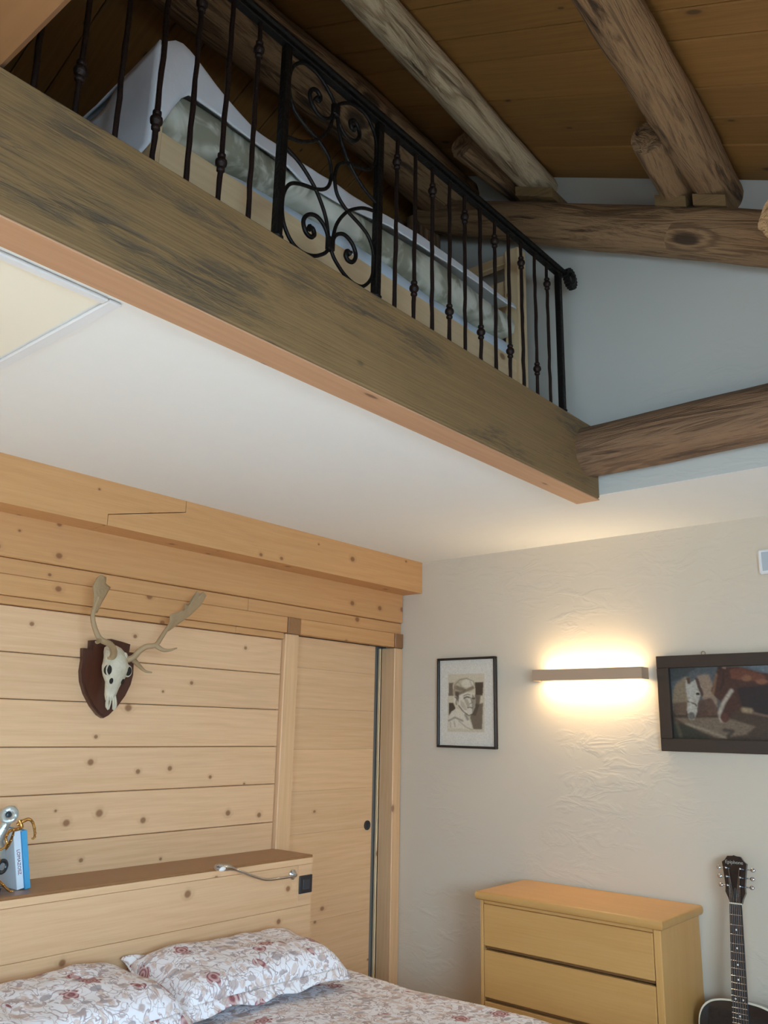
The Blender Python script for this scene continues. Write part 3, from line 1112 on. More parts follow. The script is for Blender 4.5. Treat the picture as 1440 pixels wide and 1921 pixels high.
# skull: rings along its length from the muzzle up, centre line leans out from the shield
rings = [(1.500, .017, .012, -2.770), (1.520, .022, .017, -2.768), (1.545, .026, .022, -2.762), (1.565, .031, .027, -2.757), (1.585, .044, .031, -2.753), (1.605, .053, .034, -2.750),
         (1.620, .054, .037, -2.750), (1.636, .046, .039, -2.755), (1.655, .040, .040, -2.762), (1.675, .037, .038, -2.772), (1.690, .030, .030, -2.783), (1.699, .016, .016, -2.790)]
SY = 1.737
vs, fs = [], []
seg = 20
for z, a, b, xc in rings:
    for j in range(seg):
        th = 2 * PI * j / seg
        k = 1 + .07 * noise.noise((math.cos(th) * 2, math.sin(th) * 2, z * 40))
        vs.append((xc + math.sin(th) * b * k, SY + math.cos(th) * a * k, z))
for i in range(len(rings) - 1):
    for j in range(seg):
        j2 = (j + 1) % seg
        fs.append([i * seg + j, i * seg + j2, (i + 1) * seg + j2, (i + 1) * seg + j])
fs.append(list(range(seg))[::-1])
fs.append([(len(rings) - 1) * seg + j for j in range(seg)])
sk = G().add(vs, fs).build('skull', BONE, TR, 60)
for sy in (-1, 1):
    g = G()
    g.tube(catmull([(-2.762, SY + sy * .013, 1.515), (-2.758, SY + sy * .0165, 1.495), (-2.756, SY + sy * .017, 1.480), (-2.757, SY + sy * .011, 1.466)], 4), [.006] * 10 + [.0045, .0035, .002], 8)
    g.tube(catmull([(-2.757, SY + sy * .004, 1.515), (-2.754, SY + sy * .006, 1.492), (-2.756, SY + sy * .010, 1.468)], 4), [.0035] * 9, 8)
    g.build('nasal_prong', BONE, sk, 60)
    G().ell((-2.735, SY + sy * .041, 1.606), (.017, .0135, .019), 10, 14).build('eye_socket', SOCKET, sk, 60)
    g = G()
    ringp = [(-2.731 + .004 * math.cos(t * PI / 8) - .0, SY + sy * (.038 + .0125 * math.cos(t * PI / 8)), 1.606 + .019 * math.sin(t * PI / 8)) for t in range(17)]
    g.tube(ringp, .0035, 6).build('brow_ridge', BONE, sk, 60)
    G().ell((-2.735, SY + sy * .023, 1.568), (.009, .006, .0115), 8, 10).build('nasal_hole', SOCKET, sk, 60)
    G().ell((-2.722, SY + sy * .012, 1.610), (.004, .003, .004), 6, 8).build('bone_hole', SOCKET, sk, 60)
    G().ell((-2.748, SY + sy * .030, 1.655), (.016, .011, .020), 8, 10).build('pedicle', BONE, sk, 60)


def flat_poly(pts, th):
    """thin palm of an antler: fan of points given a rounded thickness along x"""
    n = len(pts)
    c = sum((Vector(p) for p in pts), Vector()) / n
    vs = [Vector(p) + Vector((th * .15, 0, 0)) for p in pts] + [Vector(p) - Vector((th * .15, 0, 0)) for p in pts]
    inn = [c + (Vector(p) - c) * .7 for p in pts]
    vs += [p + Vector((th * .5, 0, 0)) for p in inn] + [p - Vector((th * .5, 0, 0)) for p in inn]
    vs += [c + Vector((th * .5, 0, 0)), c - Vector((th * .5, 0, 0))]
    fs = []
    for i in range(n):
        j = (i + 1) % n
        fs += [[i, j, n + j, n + i], [i, 2 * n + i, 2 * n + j, j], [n + i, n + j, 3 * n + j, 3 * n + i], [2 * n + i, 4 * n, 2 * n + j], [3 * n + i, 3 * n + j, 4 * n + 1]]
    return vs, fs


aL = [(-2.742, 1.712, 1.648), (-2.712, 1.700, 1.668), (-2.68, 1.662, 1.691), (-2.66, 1.612, 1.701), (-2.655, 1.585, 1.728), (-2.66, 1.57, 1.773), (-2.665, 1.575, 1.811), (-2.67, 1.588, 1.85)]
pL = [(-2.66, 1.568, 1.791), (-2.665, 1.568, 1.848), (-2.67, 1.563, 1.886), (-2.68, 1.581, 1.92), (-2.69, 1.603, 1.936), (-2.70, 1.629, 1.931), (-2.70, 1.630, 1.908), (-2.70, 1.650, 1.897), (-2.69, 1.632, 1.868), (-2.68, 1.609, 1.832), (-2.665, 1.587, 1.794)]
aR = [(-2.745, 1.766, 1.645), (-2.73, 1.792, 1.656), (-2.71, 1.803, 1.681), (-2.70, 1.826, 1.699), (-2.69, 1.858, 1.707), (-2.695, 1.884, 1.739), (-2.70, 1.915, 1.781), (-2.71, 1.965, 1.822)]
pR = [(-2.70, 1.906, 1.78), (-2.70, 1.918, 1.798), (-2.70, 1.918, 1.828), (-2.70, 1.931, 1.816), (-2.71, 1.967, 1.829), (-2.715, 1.993, 1.861), (-2.71, 1.988, 1.881), (-2.72, 2.013, 1.879), (-2.725, 2.049, 1.907), (-2.73, 2.057, 1.941), (-2.73, 2.074, 1.933), (-2.73, 2.089, 1.943), (-2.735, 2.11, 1.931), (-2.735, 2.085, 1.887), (-2.72, 2.023, 1.836), (-2.71, 1.956, 1.79), (-2.70, 1.917, 1.765)]
for aa, pp, nm in ((aL, pL, 'left'), (aR, pR, 'right')):
    cu = catmull(aa, 5)
    n = len(cu)
    g = G().tube(cu, [.0125 - .006 * (i / n) for i in range(n)], 9)
    g.add(*flat_poly(pp, .012))
    an = g.build('antler', ANTLER, TR, 60)
    G().lathe([(.010, -.006), (.0165, -.004), (.017, .004), (.010, .007)], cu[0], 'z', 12).build('burr', ANTLER, an, 50)
    if nm == 'right':
        for tn in ([(-2.735, 1.798, 1.648), (-2.69, 1.797, 1.624), (-2.66, 1.802, 1.606), (-2.64, 1.818, 1.601)], [(-2.69, 1.858, 1.705), (-2.675, 1.88, 1.69), (-2.665, 1.904, 1.69), (-2.66, 1.933, 1.70)]):
            c2 = catmull(tn, 5)
            G().tube(c2, [.009 * (1 - i / (len(c2) + 2)) + .001 for i in range(len(c2))], 8).build('tine', ANTLER, an, 60)
    else:
        c2 = catmull([(-2.66, 1.606, 1.702), (-2.64, 1.585, 1.690), (-2.625, 1.570, 1.690)], 4)
        G().tube(c2, [.009 * (1 - i / (len(c2) + 1)) + .001 for i in range(len(c2))], 8).build('tine', ANTLER, an, 60)

# ------------------------------------------------------------------ pictures
BLKFR = plain('black_frame_wood', (34, 26, 22), .4)


def poly_mask(X, Y, pts):
    ins = np.zeros(X.shape, bool)
    n = len(pts)
    for i in range(n):
        x1, y1 = pts[i]
        x2, y2 = pts[(i + 1) % n]
        if y1 == y2:
            continue
        cnd = ((Y < y1) != (Y < y2)) & (X < (x2 - x1) * (Y - y1) / (y2 - y1) + x1)
        ins ^= cnd
    return ins.astype(float)


def blur(a, k):
    for _ in range(k):
        p = np.pad(a, 1, mode='edge')
        a = (p[1:-1, 1:-1] * 2 + p[:-2, 1:-1] + p[2:, 1:-1] + p[1:-1, :-2] + p[1:-1, 2:]) / 6
    return a


class Canvas:
    def __init__(s, w, h, x0, x1, y0, y1, bg):
        s.w, s.h = w, h
        s.X, s.Y = np.meshgrid(np.linspace(x0, x1, w), np.linspace(y0, y1, h))
        s.c = np.ones((h, w, 3)) * np.array(srgb(*bg)[:3])
        s.r = np.random.RandomState(5)

    def over(s, mk, col, a=1.0):
        mk = (mk * a)[..., None]
        s.c = s.c * (1 - mk) + np.array(srgb(*col)[:3]) * mk

    def poly(s, pts, col, b=1, a=1.0):
        s.over(blur(poly_mask(s.X, s.Y, pts), b), col, a)

    def ell(s, cx, cy, rx, ry, col, b=1, a=1.0, rot=0):
        c, q = math.cos(rot), math.sin(rot)
        dx, dy = s.X - cx, s.Y - cy
        u, v = (dx * c + dy * q) / rx, (-dx * q + dy * c) / ry
        s.over(blur(((u * u + v * v) < 1).astype(float), b), col, a)

    def line(s, pts, wd, col, a=1.0, b=1):
        mk = np.zeros(s.X.shape)
        for (x1, y1), (x2, y2) in zip(pts, pts[1:]):
            L = (x2 - x1) ** 2 + (y2 - y1) ** 2 + 1e-9
            t = np.clip(((s.X - x1) * (x2 - x1) + (s.Y - y1) * (y2 - y1)) / L, 0, 1)
            dd = np.hypot(s.X - x1 - t * (x2 - x1), s.Y - y1 - t * (y2 - y1))
            mk = np.maximum(mk, np.clip(1.5 - dd / wd, 0, 1))
        s.over(blur(mk, b), col, a)

    def grain(s, amt, k=1):
        n = blur(s.r.randn(s.h, s.w), k)
        s.c = np.clip(s.c * (1 + amt * n[..., None]), 0, 1)


def canvas_mesh(cv, name, x0, x1, z0, z1, y, parent):
    """flat picture hanging in the plane y, facing -y"""
    g = G()
    w, h = cv.w, cv.h
    org = WL[parent.name]
    vs = [(x0 + (x1 - x0) * i / (w - 1) - org.x, y - org.y, z1 - (z1 - z0) * j / (h - 1) - org.z) for j in range(h) for i in range(w)]
    fs = [[j * w + i, (j + 1) * w + i, (j + 1) * w + i + 1, j * w + i + 1] for j in range(h - 1) for i in range(w - 1)]
    me = bpy.data.meshes.new(name)
    me.from_pydata(vs, [], fs)
    at = me.color_attributes.new('paint', 'FLOAT_COLOR', 'POINT')
    cc = np.concatenate([cv.c, np.ones((h, w, 1))], 2).reshape(-1).astype(np.float32)
    at.data.foreach_set('color', cc)
    me.materials.append(PAINT)
    o = bpy.data.objects.new(name, me)
    COL.objects.link(o)
    o.parent = parent
    WL[o.name] = org.copy()
    return o


def frame(root, x0, x1, z0, z1, wd, y0, y1, mat):
    part(root, 'frame_bar', mat, x0, x1, y0, y1, z1 - wd, z1, .002)
    part(root, 'frame_bar', mat, x0, x1, y0, y1, z0, z0 + wd, .002)
    part(root, 'frame_bar', mat, x0, x0 + wd, y0, y1, z0 + wd, z1 - wd, .002)
    part(root, 'frame_bar', mat, x1 - wd, x1, y0, y1, z0 + wd, z1 - wd, .002)


# portrait sketch (units of the paper's own layout)
PD = thing('framed_drawing', 'charcoal portrait drawing in a thin black frame', 'picture', (-2.40, 3.49, 1.338))
X0, X1, Z0, Z1 = -2.578, -2.229, 1.336, 1.772
cv = Canvas(150, 210, 50, 1040, 150, 1750, (208, 202, 190))
cv.poly([(208, 425), (860, 425), (850, 1490), (195, 1490)], (196, 184, 160), 1)
D1, D2, D3 = (74, 62, 50), (112, 98, 82), (158, 144, 122)
PAP = (206, 198, 180)
cv.poly([(220, 580), (370, 580), (300, 700), (310, 830), (215, 830)], D2, 2)
cv.poly([(690, 580), (840, 580), (825, 830), (700, 830)], D1, 2)
cv.poly([(640, 800), (790, 830), (770, 980), (830, 960), (810, 1440), (660, 1440), (600, 1230), (640, 1100)], D2, 3)
cv.poly([(690, 960), (770, 1000), (700, 1200), (620, 1180)], D1, 3, .7)
cv.poly([(220, 960), (300, 960), (350, 1080), (270, 1120), (220, 1200)], D1, 2)
cv.ell(480, 650, 190, 150, (182, 170, 146), 3)
cv.ell(560, 600, 110, 80, PAP, 6, .9)
cv.line([(360, 640), (420, 700), (520, 720)], 14, D2, .6, 3)
cv.line([(400, 580), (440, 640)], 12, D3, .8, 3)
cv.line([(600, 560), (640, 640)], 10, D3, .7, 3)                       # hair mass
cv.ell(400, 760, 110, 90, D3, 3)
cv.poly([(340, 760), (470, 745), (560, 690), (660, 640), (690, 700), (640, 720), (520, 770), (440, 800), (400, 880), (330, 850)], D2, 4, .8)
cv.ell(420, 690, 110, 40, D1, 4, .5, .3)
cv.poly([(400, 820), (560, 760), (680, 780), (700, 900), (690, 1040), (630, 1170), (580, 1190), (480, 1110), (400, 1010)], PAP, 2)      # face
cv.poly([(640, 800), (700, 860), (690, 1040), (640, 1150), (630, 980)], D2, 3, .7)
cv.poly([(480, 860), (560, 900), (600, 1000), (560, 1060), (520, 960)], D3, 4, .8)
cv.line([(500, 870), (545, 850), (590, 860)], 14, D1, .9)
cv.line([(640, 880), (680, 880)], 14, D1, .9)
cv.line([(490, 830), (560, 800), (600, 815)], 9, D2, .8)
cv.line([(610, 860), (640, 960), (600, 975)], 8, D2, .8)
cv.line([(560, 1050), (600, 1040), (640, 1055)], 10, D1, .8)
cv.line([(400, 1010), (480, 1120), (580, 1195), (630, 1170)], 10, D1, .8)
cv.ell(345, 900, 38, 70, PAP, 2)
cv.line([(330, 850), (370, 880), (350, 950), (360, 990)], 9, D1, .8)
cv.poly([(270, 1130), (350, 1060), (480, 1130), (570, 1210), (640, 1440), (210, 1430), (215, 1250)], PAP, 2)
cv.line([(220, 1290), (330, 1230), (470, 1290)], 16, D2, .7, 2)
cv.line([(520, 1180), (560, 1260)], 22, D1, .6, 2)
cv.line([(400, 1290), (520, 1400), (640, 1450)], 10, D3, .8, 2)
cv.line([(250, 1320), (250, 1410)], 12, D3, .7, 3)
cv.line([(320, 1300), (330, 1400)], 12, D3, .7, 3)
cv.poly([(330, 740), (400, 750), (410, 860), (390, 960), (350, 870)], D1, 3, .75)
cv.poly([(430, 900), (500, 960), (560, 1100), (500, 1090), (430, 1010)], D3, 4, .6)
cv.line([(320, 720), (330, 620), (420, 530), (540, 505), (660, 560), (700, 660)], 9, D2, .7, 2)
cv.grain(.10, 1)
frame(PD, X0, X1, Z0, Z1, .011, 3.472, 3.494, BLKFR)
part(PD, 'backing', plain('grey_card', (150, 140, 125), .8), X0 + .002, X1 - .002, 3.490, 3.4985, Z0 + .002, Z1 - .002, .001)
canvas_mesh(cv, 'drawing', X0 + .009, X1 - .009, Z0 + .009, Z1 - .009, 3.486, PD)

# horse painting
PH = thing('framed_painting', 'dark oil painting of a white and a chestnut horse in a heavy dark frame', 'picture', (-1.10, 3.49, 1.354))
X0, X1, Z0, Z1 = -1.422, -.76, 1.354, 1.739
fw = .050
cv = Canvas(230, 150, 405, 1960, 380, 1175, (98, 96, 92))
cv.poly([(380, 360), (2000, 360), (2000, 700), (380, 720)], (92, 98, 100), 6)
cv.poly([(380, 360), (760, 360), (600, 480), (380, 560)], (70, 74, 74), 8)
cv.poly([(1150, 360), (2000, 360), (2000, 520), (1450, 470)], (118, 126, 132), 8)
cv.poly([(380, 860), (2000, 860), (2000, 1200), (380, 1200)], (74, 56, 42), 4)
cv.poly([(430, 940), (1000, 930), (1300, 1020), (1200, 1100), (900, 1150), (620, 1040)], (138, 118, 96), 6, .8)
cv.poly([(380, 1000), (560, 1010), (900, 1190), (380, 1190)], (56, 54, 40), 6)
cv.poly([(440, 640), (480, 560), (580, 495), (640, 500), (620, 800), (560, 900), (450, 900), (420, 760)], (150, 130, 104), 4)
cv.poly([(430, 780), (580, 760), (590, 900), (430, 900)], (96, 70, 52), 5, .8)
cv.poly([(720, 480), (850, 470), (900, 640), (920, 780), (900, 900), (820, 900), (760, 700)], (158, 134, 112), 4)
cv.poly([(700, 760), (860, 720), (950, 900), (700, 930)], (92, 64, 50), 5, .9)
cv.poly([(590, 520), (640, 560), (700, 520), (760, 600), (740, 700), (700, 800), (690, 880), (650, 960), (600, 950), (580, 850), (600, 760), (585, 640)], (192, 184, 170), 2)   # white head
cv.poly([(600, 500), (640, 500), (640, 570), (605, 570)], (96, 70, 52), 2)
cv.poly([(690, 500), (730, 520), (780, 680), (760, 720), (720, 620)], (84, 58, 46), 2)
cv.ell(715, 680, 22, 14, (40, 32, 28), 1)
cv.line([(600, 760), (680, 790), (690, 810)], 8, (80, 60, 48), .9)
cv.ell(628, 915, 40, 42, (110, 104, 96), 3)
cv.line([(640, 590), (620, 700), (630, 840)], 14, (216, 210, 196), .5, 2)
cv.poly([(960, 380), (1050, 400), (1180, 400), (1400, 470), (1960, 520), (1960, 920), (1500, 930), (1100, 860), (1000, 980), (940, 940), (960, 760), (900, 710), (860, 650), (900, 560)], (78, 46, 32), 3)
cv.poly([(1140, 620), (1960, 560), (1960, 930), (1440, 930), (1180, 840)], (44, 32, 32), 6)
cv.poly([(1080, 420), (1200, 410), (1440, 490), (1440, 560), (1200, 540), (1090, 520)], (116, 66, 44), 4)
cv.ell(1250, 520, 50, 34, (150, 104, 72), 4, .8)
cv.ell(1400, 560, 60, 26, (168, 112, 80), 4, .6)
cv.poly([(965, 360), (990, 360), (985, 420), (960, 410)], (46, 32, 28), 1)
cv.poly([(1010, 360), (1050, 355), (1040, 420), (1000, 410)], (150, 120, 108), 1)
cv.line([(930, 480), (900, 600), (880, 680)], 14, (150, 112, 80), .7, 2)
cv.line([(1080, 650), (990, 770), (935, 880), (950, 960)], 20, (190, 176, 158), .95, 2)
cv.line([(960, 640), (1000, 560), (1010, 460)], 12, (50, 30, 24), .8, 2)
cv.ell(985, 930, 45, 50, (96, 54, 40), 3)
cv.line([(1190, 850), (1260, 860)], 26, (170, 148, 112), .9, 2)
cv.line([(1280, 880), (1500, 930)], 12, (130, 104, 84), .8, 2)
cv.line([(560, 1000), (760, 1060), (980, 1140)], 12, (170, 154, 132), .6, 3)
cv.line([(970, 1060), (1060, 1070), (1010, 1120)], 18, (48, 38, 32), .8, 2)
cv.line([(450, 980), (490, 1130)], 20, (110, 98, 74), .6, 3)
cv.c = cv.c * .66
cv.grain(.30, 3)
FR2 = plain('dark_umber_frame', (58, 46, 38), .45, 0, .25)
frame(PH, X0, X1, Z0, Z1, fw, 3.462, 3.494, FR2)
part(PH, 'backing', plain('grey_card', (150, 140, 125), .8), X0 + .004, X1 - .004, 3.490, 3.4985, Z0 + .004, Z1 - .004, .001)
canvas_mesh(cv, 'painting', X0 + fw - .005, X1 - fw + .005, Z0 + fw - .005, Z1 - fw + .005, 3.484, PH)
G().tube([(X0 + .195 + .008 * math.cos(t * PI / 8), 3.478, Z1 + .006 + .008 * math.sin(t * PI / 8)) for t in range(17)], .0015, 6).build('hanging_ring', plain('brass', (170, 140, 90), .35, .9), PH, 60)

# ------------------------------------------------------------------ wall lamp
LA = thing('wall_lamp', 'long slim taupe wall lamp glowing above and below on the plaster wall', 'lamp', (-1.73, 3.5, 1.645))
TAUPE = plain('taupe_metal', (176, 150, 126), .5, 0)
lx0, lx1 = -1.994, -1.469
part(LA, 'front_panel', TAUPE, lx0, lx1, 3.420, 3.426, 1.646, 1.695, .001)
part(LA, 'end_cap', TAUPE, lx0, lx0 + .006, 3.4262, 3.492, 1.646, 1.695, .001)
part(LA, 'end_cap', TAUPE, lx1 - .006, lx1, 3.4262, 3.492, 1.646, 1.695, .001)
part(LA, 'mount_plate', WHITEPL, lx0 + .05, lx1 - .05, 3.492, 3.4995, 1.650, 1.690, .001)
WARM = (1.0, .74, .42)
EM = emit('warm_led', WARM + (1,), 14)
part(LA, 'led_strip', EM, lx0 + .03, lx1 - .03, 3.445, 3.472, 1.681, 1.686, .001)
part(LA, 'led_strip', EM, lx0 + .03, lx1 - .03, 3.445, 3.472, 1.655, 1.660, .001)
part(LA, 'reflector', WHITEPL, lx0 + .0065, lx1 - .0065, 3.4265, 3.491, 1.6605, 1.6805, .0005)
area('wall_lamp_up', (-1.7315, 3.458, 1.688), (PI, 0, 0), .46, .03, 2.5, WARM).parent = None
area('wall_lamp_down', (-1.7315, 3.458, 1.653), (0, 0, 0), .46, .03, 4.2, WARM)

# white wall switch unit at the right edge
sw = thing('wall_sensor', 'small white plastic box high on the wall at the right edge', 'sensor', (-.93, 3.5, 2.048))
part(sw, 'housing', WHITEPL, -.981, -.87, 3.478, 3.4995, 2.049, 2.147, .006)
part(sw, 'front_grille', plain('pale_grey_plastic', (176, 184, 190), .4), -.966, -.885, 3.4755, 3.4785, 2.060, 2.136, .001)

# ------------------------------------------------------------------ chest of drawers
DR = thing('chest_of_drawers', 'beech chest of drawers with a rounded top against the plaster wall', 'chest of drawers', (-1.70, 3.30, 0))
BX = wood('beech', 0)
BZ = wood('beech', 2)
part(DR, 'side_panel', BZ, -2.085, -2.071, 3.112, 3.485, .0, .748, .002)
part(DR, 'side_panel', BZ, -1.350, -1.322, 3.112, 3.485, .0, .748, .003)
part(DR, 'back_panel', BX, -2.070, -1.351, 3.470, 3.484, .02, .747, .001)
part(DR, 'front_rail', BX, -2.070, -1.351, 3.120, 3.150, .7345, .7475, .001)
part(DR, 'plinth', BX, -2.070, -1.351, 3.130, 3.150, .0, .028, .001)
# top slab with bullnose front and sides
prof = []
for i in range(9):
    th = -PI / 2 + PI * i / 8
    prof.append((.012 * math.cos(th), .765 + .0165 * math.sin(th)))
pl = [(-2.098 + .012, 0)]
g = G()
ins = [(-.0, .7485), (.006, .7495), (.010, .754), (.0125, .765), (.010, .776), (.006, .7805), (0, .7815)]
loops = []
vs = []
for e, z in ins:
    vs += [(-2.088 - e, 3.108 - e, z), (-1.318 + e, 3.108 - e, z), (-1.318 + e, 3.490, z), (-2.088 - e, 3.490, z)]
fs = []
for i in range(len(ins) - 1):
    for j in range(4):
        j2 = (j + 1) % 4
        fs.append([i * 4 + j, i * 4 + j2, (i + 1) * 4 + j2, (i + 1) * 4 + j])
fs.append([3, 2, 1, 0])
q = (len(ins) - 1) * 4
fs.append([q, q + 1, q + 2, q + 3])
g.add(vs, fs).build('top', BX, DR, 50)
for a, b in ((.578, .7335), (.390, .562), (.208, .376), (.030, .194)):
    dq = part(DR, 'drawer', BX, -2.0695, -1.3525, 3.113, 3.140, a, b, .003)
    part(dq, 'drawer_box', wood('paleloft', 0), -2.05, -1.37, 3.141, 3.44, a + .01, b - .03, .001)
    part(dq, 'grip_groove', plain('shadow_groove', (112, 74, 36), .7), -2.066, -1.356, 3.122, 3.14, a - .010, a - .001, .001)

# ------------------------------------------------------------------ guitar
GT = thing('guitar', 'black acoustic guitar with cream binding leaning on the wall beside the chest', 'guitar', (-1.125, 3.235, 0.0), rot=(math.radians(-10.2), math.radians(-1.2), 0))
GB = plain('black_lacquer', (14, 20, 28), .18, 0, .3, coat=.6)
BIND = plain('cream_binding', (222, 212, 190), .4)
EB = plain('dark_fretboard', (44, 42, 42), .5)
# outline half-widths by height (local z); front faces -y
outl = [(0, .0), (.006, .06), (.02, .105), (.05, .148), (.09, .176), (.14, .188), (.19, .180), (.235, .154), (.27, .134), (.30, .127), (.335, .130), (.375, .141), (.41, .147), (.44, .144), (.468, .130), (.488, .104), (.498, .070), (.502, .03)]
right = [(w_, z * 1.04) for z, w_ in outl]
cu = [(p.x, p.y) for p in catmull([(a, b, 0) for a, b in right], 3)]
poly = cu + [(-a, b) for a, b in cu[::-1][:-1]]


def loc(g, name, mat, parent, smooth=None):
    return g.build(name, mat, parent, smooth, local=True)


body = loc(G().prism(poly, .002, .100, 'xz'), 'body', GB, GT, 30)
big = [(a * 1.0 + (0.0025 if a > 0 else -.0025 if a < 0 else 0), b + (.0025 if b > .25 else -.0005)) for a, b in poly]
loc(G().prism(big, -.0005, .006, 'xz'), 'binding', BIND, body)
sm = [(a * .985, .25 + (b - .25) * .99) for a, b in poly]
loc(G().prism(sm, -.0025, .0, 'xz'), 'soundboard', GB, body)
loc(G().lathe([(.004, 0), (.052, 0), (.052, .0012), (.004, .0012)], (0, -.0038, .345), 'y', 28), 'sound_hole', plain('sound_hole_black', (8, 6, 6), .9), body)
loc(G().lathe([(.054, 0), (.060, 0), (.060, .001), (.054, .001)], (0, -.0038, .345), 'y', 28), 'rosette_ring', BIND, body)
pg = [(.055, .30), (.060, .34), (.050, .385), (.075, .40), (.105, .37), (.110, .31), (.09, .27)]
loc(G().prism(pg, -.0045, -.0025, 'xz'), 'pickguard', plain('pickguard_black', (20, 18, 20), .2), body)
loc(G().box(-.075, .075, -.011, -.0026, .128, .158, .003), 'bridge', EB, body)
zn = .835                      # nut
loc(G().prism([(-.0215, zn), (.0215, zn), (.027, .50), (.0285, .405), (-.0285, .405), (-.027, .50)], -.009, -.003, 'xz'), 'fretboard', EB, GT)
ng = G()
vs, fs = [], []
for z, hw, dp in ((.50, .027, .024), (.56, .0265, .020), (.70, .024, .018), (.82, .0215, .017), (zn, .0205, .014)):
    for j in range(9):
        th = PI * j / 8
        vs.append((hw * math.cos(th), -.003 + dp * math.sin(th), z))
for i in range(4):
    for j in range(8):
        fs.append([i * 9 + j, i * 9 + j + 1, (i + 1) * 9 + j + 1, (i + 1) * 9 + j])
    fs.append([i * 9 + 8, i * 9, (i + 1) * 9, (i + 1) * 9 + 8])
fs.append(list(range(9))[::-1])
fs.append([36 + j for j in range(9)])
loc(ng.add(vs, fs), 'neck', wood('neck', 2), GT, 50)
loc(G().box(-.0215, .0215, -.0105, -.003, zn, zn + .005, .001), 'nut', BIND, GT)
scale = .63
fz_ = [zn - scale * (1 - 2 ** (-i / 12)) for i in range(0, 21)]


def fhw(z):
    return .0215 + (.027 - .0215) * (zn - z) / (zn - .50)


for i in range(1, 20):
    hw = fhw(fz_[i])
    loc(G().box(-hw, hw, -.0100, -.0088, fz_[i] - .0009, fz_[i] + .0009, .0003), 'fret', CHROME, GT)
for i in (3, 5, 7, 9, 12, 15, 17):
    zc = (fz_[i] + fz_[i - 1]) / 2
    for dx in ((-.013, .013) if i == 12 else (0,)):
        loc(G().lathe([(.0005, 0), (.0032, 0), (.0032, .0006), (.0005, .0006)], (dx, -.0095, zc), 'y', 10), 'inlay_dot', plain('pearl_inlay', (232, 232, 228), .3), GT)
hp = [(-.0215, zn + .004), (-.0255, zn + .018), (-.036, zn + .040), (-.0345, zn + .060), (-.039, zn + .10), (-.0445, zn + .142), (-.034, zn + .150), (-.024, zn + .164), (-.006, zn + .1655), (0, zn + .168)]
hpoly = hp + [(-a, b) for a, b in hp[:-1][::-1]]
head = loc(G().prism(hpoly, -.004, .011, 'xz'), 'headstock', GB, GT)
loc(G().prism([(-.006, zn + .012), (.006, zn + .012), (.008, zn + .03), (.004, zn + .052), (0, zn + .056), (-.004, zn + .052), (-.008, zn + .03)], -.006, -.004, 'xz'), 'truss_rod_cover', plain('dull_black', (40, 40, 38), .5), head)
mt = Matrix.Translation((0, -.0046, zn + .143)) @ Matrix.Rotation(PI / 2, 4, 'X')
text_mesh('headstock_lettering', 'Epiphone', .0175, plain('silver_lettering', (168, 168, 162), .4, .3), head, mt)
for sx in (-1, 1):
    for kz in range(3):
        z = zn + .062 + kz * .030
        x = sx * (.022 + kz * .002)
        tm = loc(G().lathe([(.001, .0), (.0042, 0), (.0042, .0), (.0042, .0)][:2] + [(.0044, -.004), (.003, -.010), (.0034, -.016), (.001, -.017)], (x, -.004, z), 'y', 10), 'tuner_post', CHROME, head, 50)
        xo = sx * (.040 + kz * .003)
        loc(G().tube([(xo - sx * .006, .010, z), (xo + sx * .010, .010, z)], .0022, 8), 'tuner_shaft', CHROME, tm, 50)
        loc(G().ell((xo + sx * .016, .010, z), (.009, .004, .0075), 8, 10), 'tuner_key', CHROME, tm, 60)
for k in range(6):
    x0_ = -.0165 + k * .0066
    x1_ = -.026 + k * .0104
    loc(G().tube([(x1_, -.013, .145), (x0_, -.0115, zn + .002), ((-.022 if k < 3 else .022) * .9, -.010, zn + .065 + (k if k < 3 else 5 - k) * .028)], .0006, 5), 'string', CHROME, GT)

# ------------------------------------------------------------------ bed
BD = thing('bed', 'wide low bed frame in front of the pine headboard', 'bed', (-1.55, 1.83, 0))
part(BD, 'side_rail', PX, -2.60, -.52, 2.60, 2.63, .12, .30)
part(BD, 'side_rail', PX, -2.60, -.52, 1.03, 1.06, .12, .30)
part(BD, 'foot_rail', wood('pine', 0), -.52, -.49, 1.03, 2.63, .12, .30)
for xx in (-2.55, -.60):
    for yy in (1.065, 2.53):
        part(BD, 'leg', wood('door', 2), xx, xx + .065, yy, yy + .065, 0, .29)
part(BD, 'mattress', SHEET, -2.60, -.54, 1.07, 2.59, .301, .51, .03)


def spread(u, v):
    # u along x (head to foot), v across y with drops at both sides
    x = -2.598 + 2.13 * u
    W_ = 1.60
    drop = .28
    tot = W_ + 2 * drop
    s = v * tot
    r = .05
    yl, yr = 1.030, 1.030 + W_
    if s < drop:
        y, z = yl - .012 + .012 * (s / drop), .54 - (drop - s)
    elif s > drop + W_:
        y, z = yr + .012 * ((s - drop - W_) / drop), .54 - (s - drop - W_)
    else:
        y, z = yl + (s - drop), .54
    e = min(abs(y - yl), abs(yr - y))
    if drop < s < drop + W_:
        z -= .03 * max(0, 1 - e / .06) ** 2
    else:
        z -= .03
    n = noise.noise((x * 2.2, y * 2.2, 0)) * .012 + noise.noise((x * 7, y * 7, 3)) * .005
    if u > .97:
        z -= (u - .97) * 1.2
    return (x, y + n * .6, z + n)


tag(G().grid(spread, 90, 90).build('bedspread', FLOR1, smooth=80), 'off-white bedspread printed with red-brown flowers on the big bed', 'bedspread')


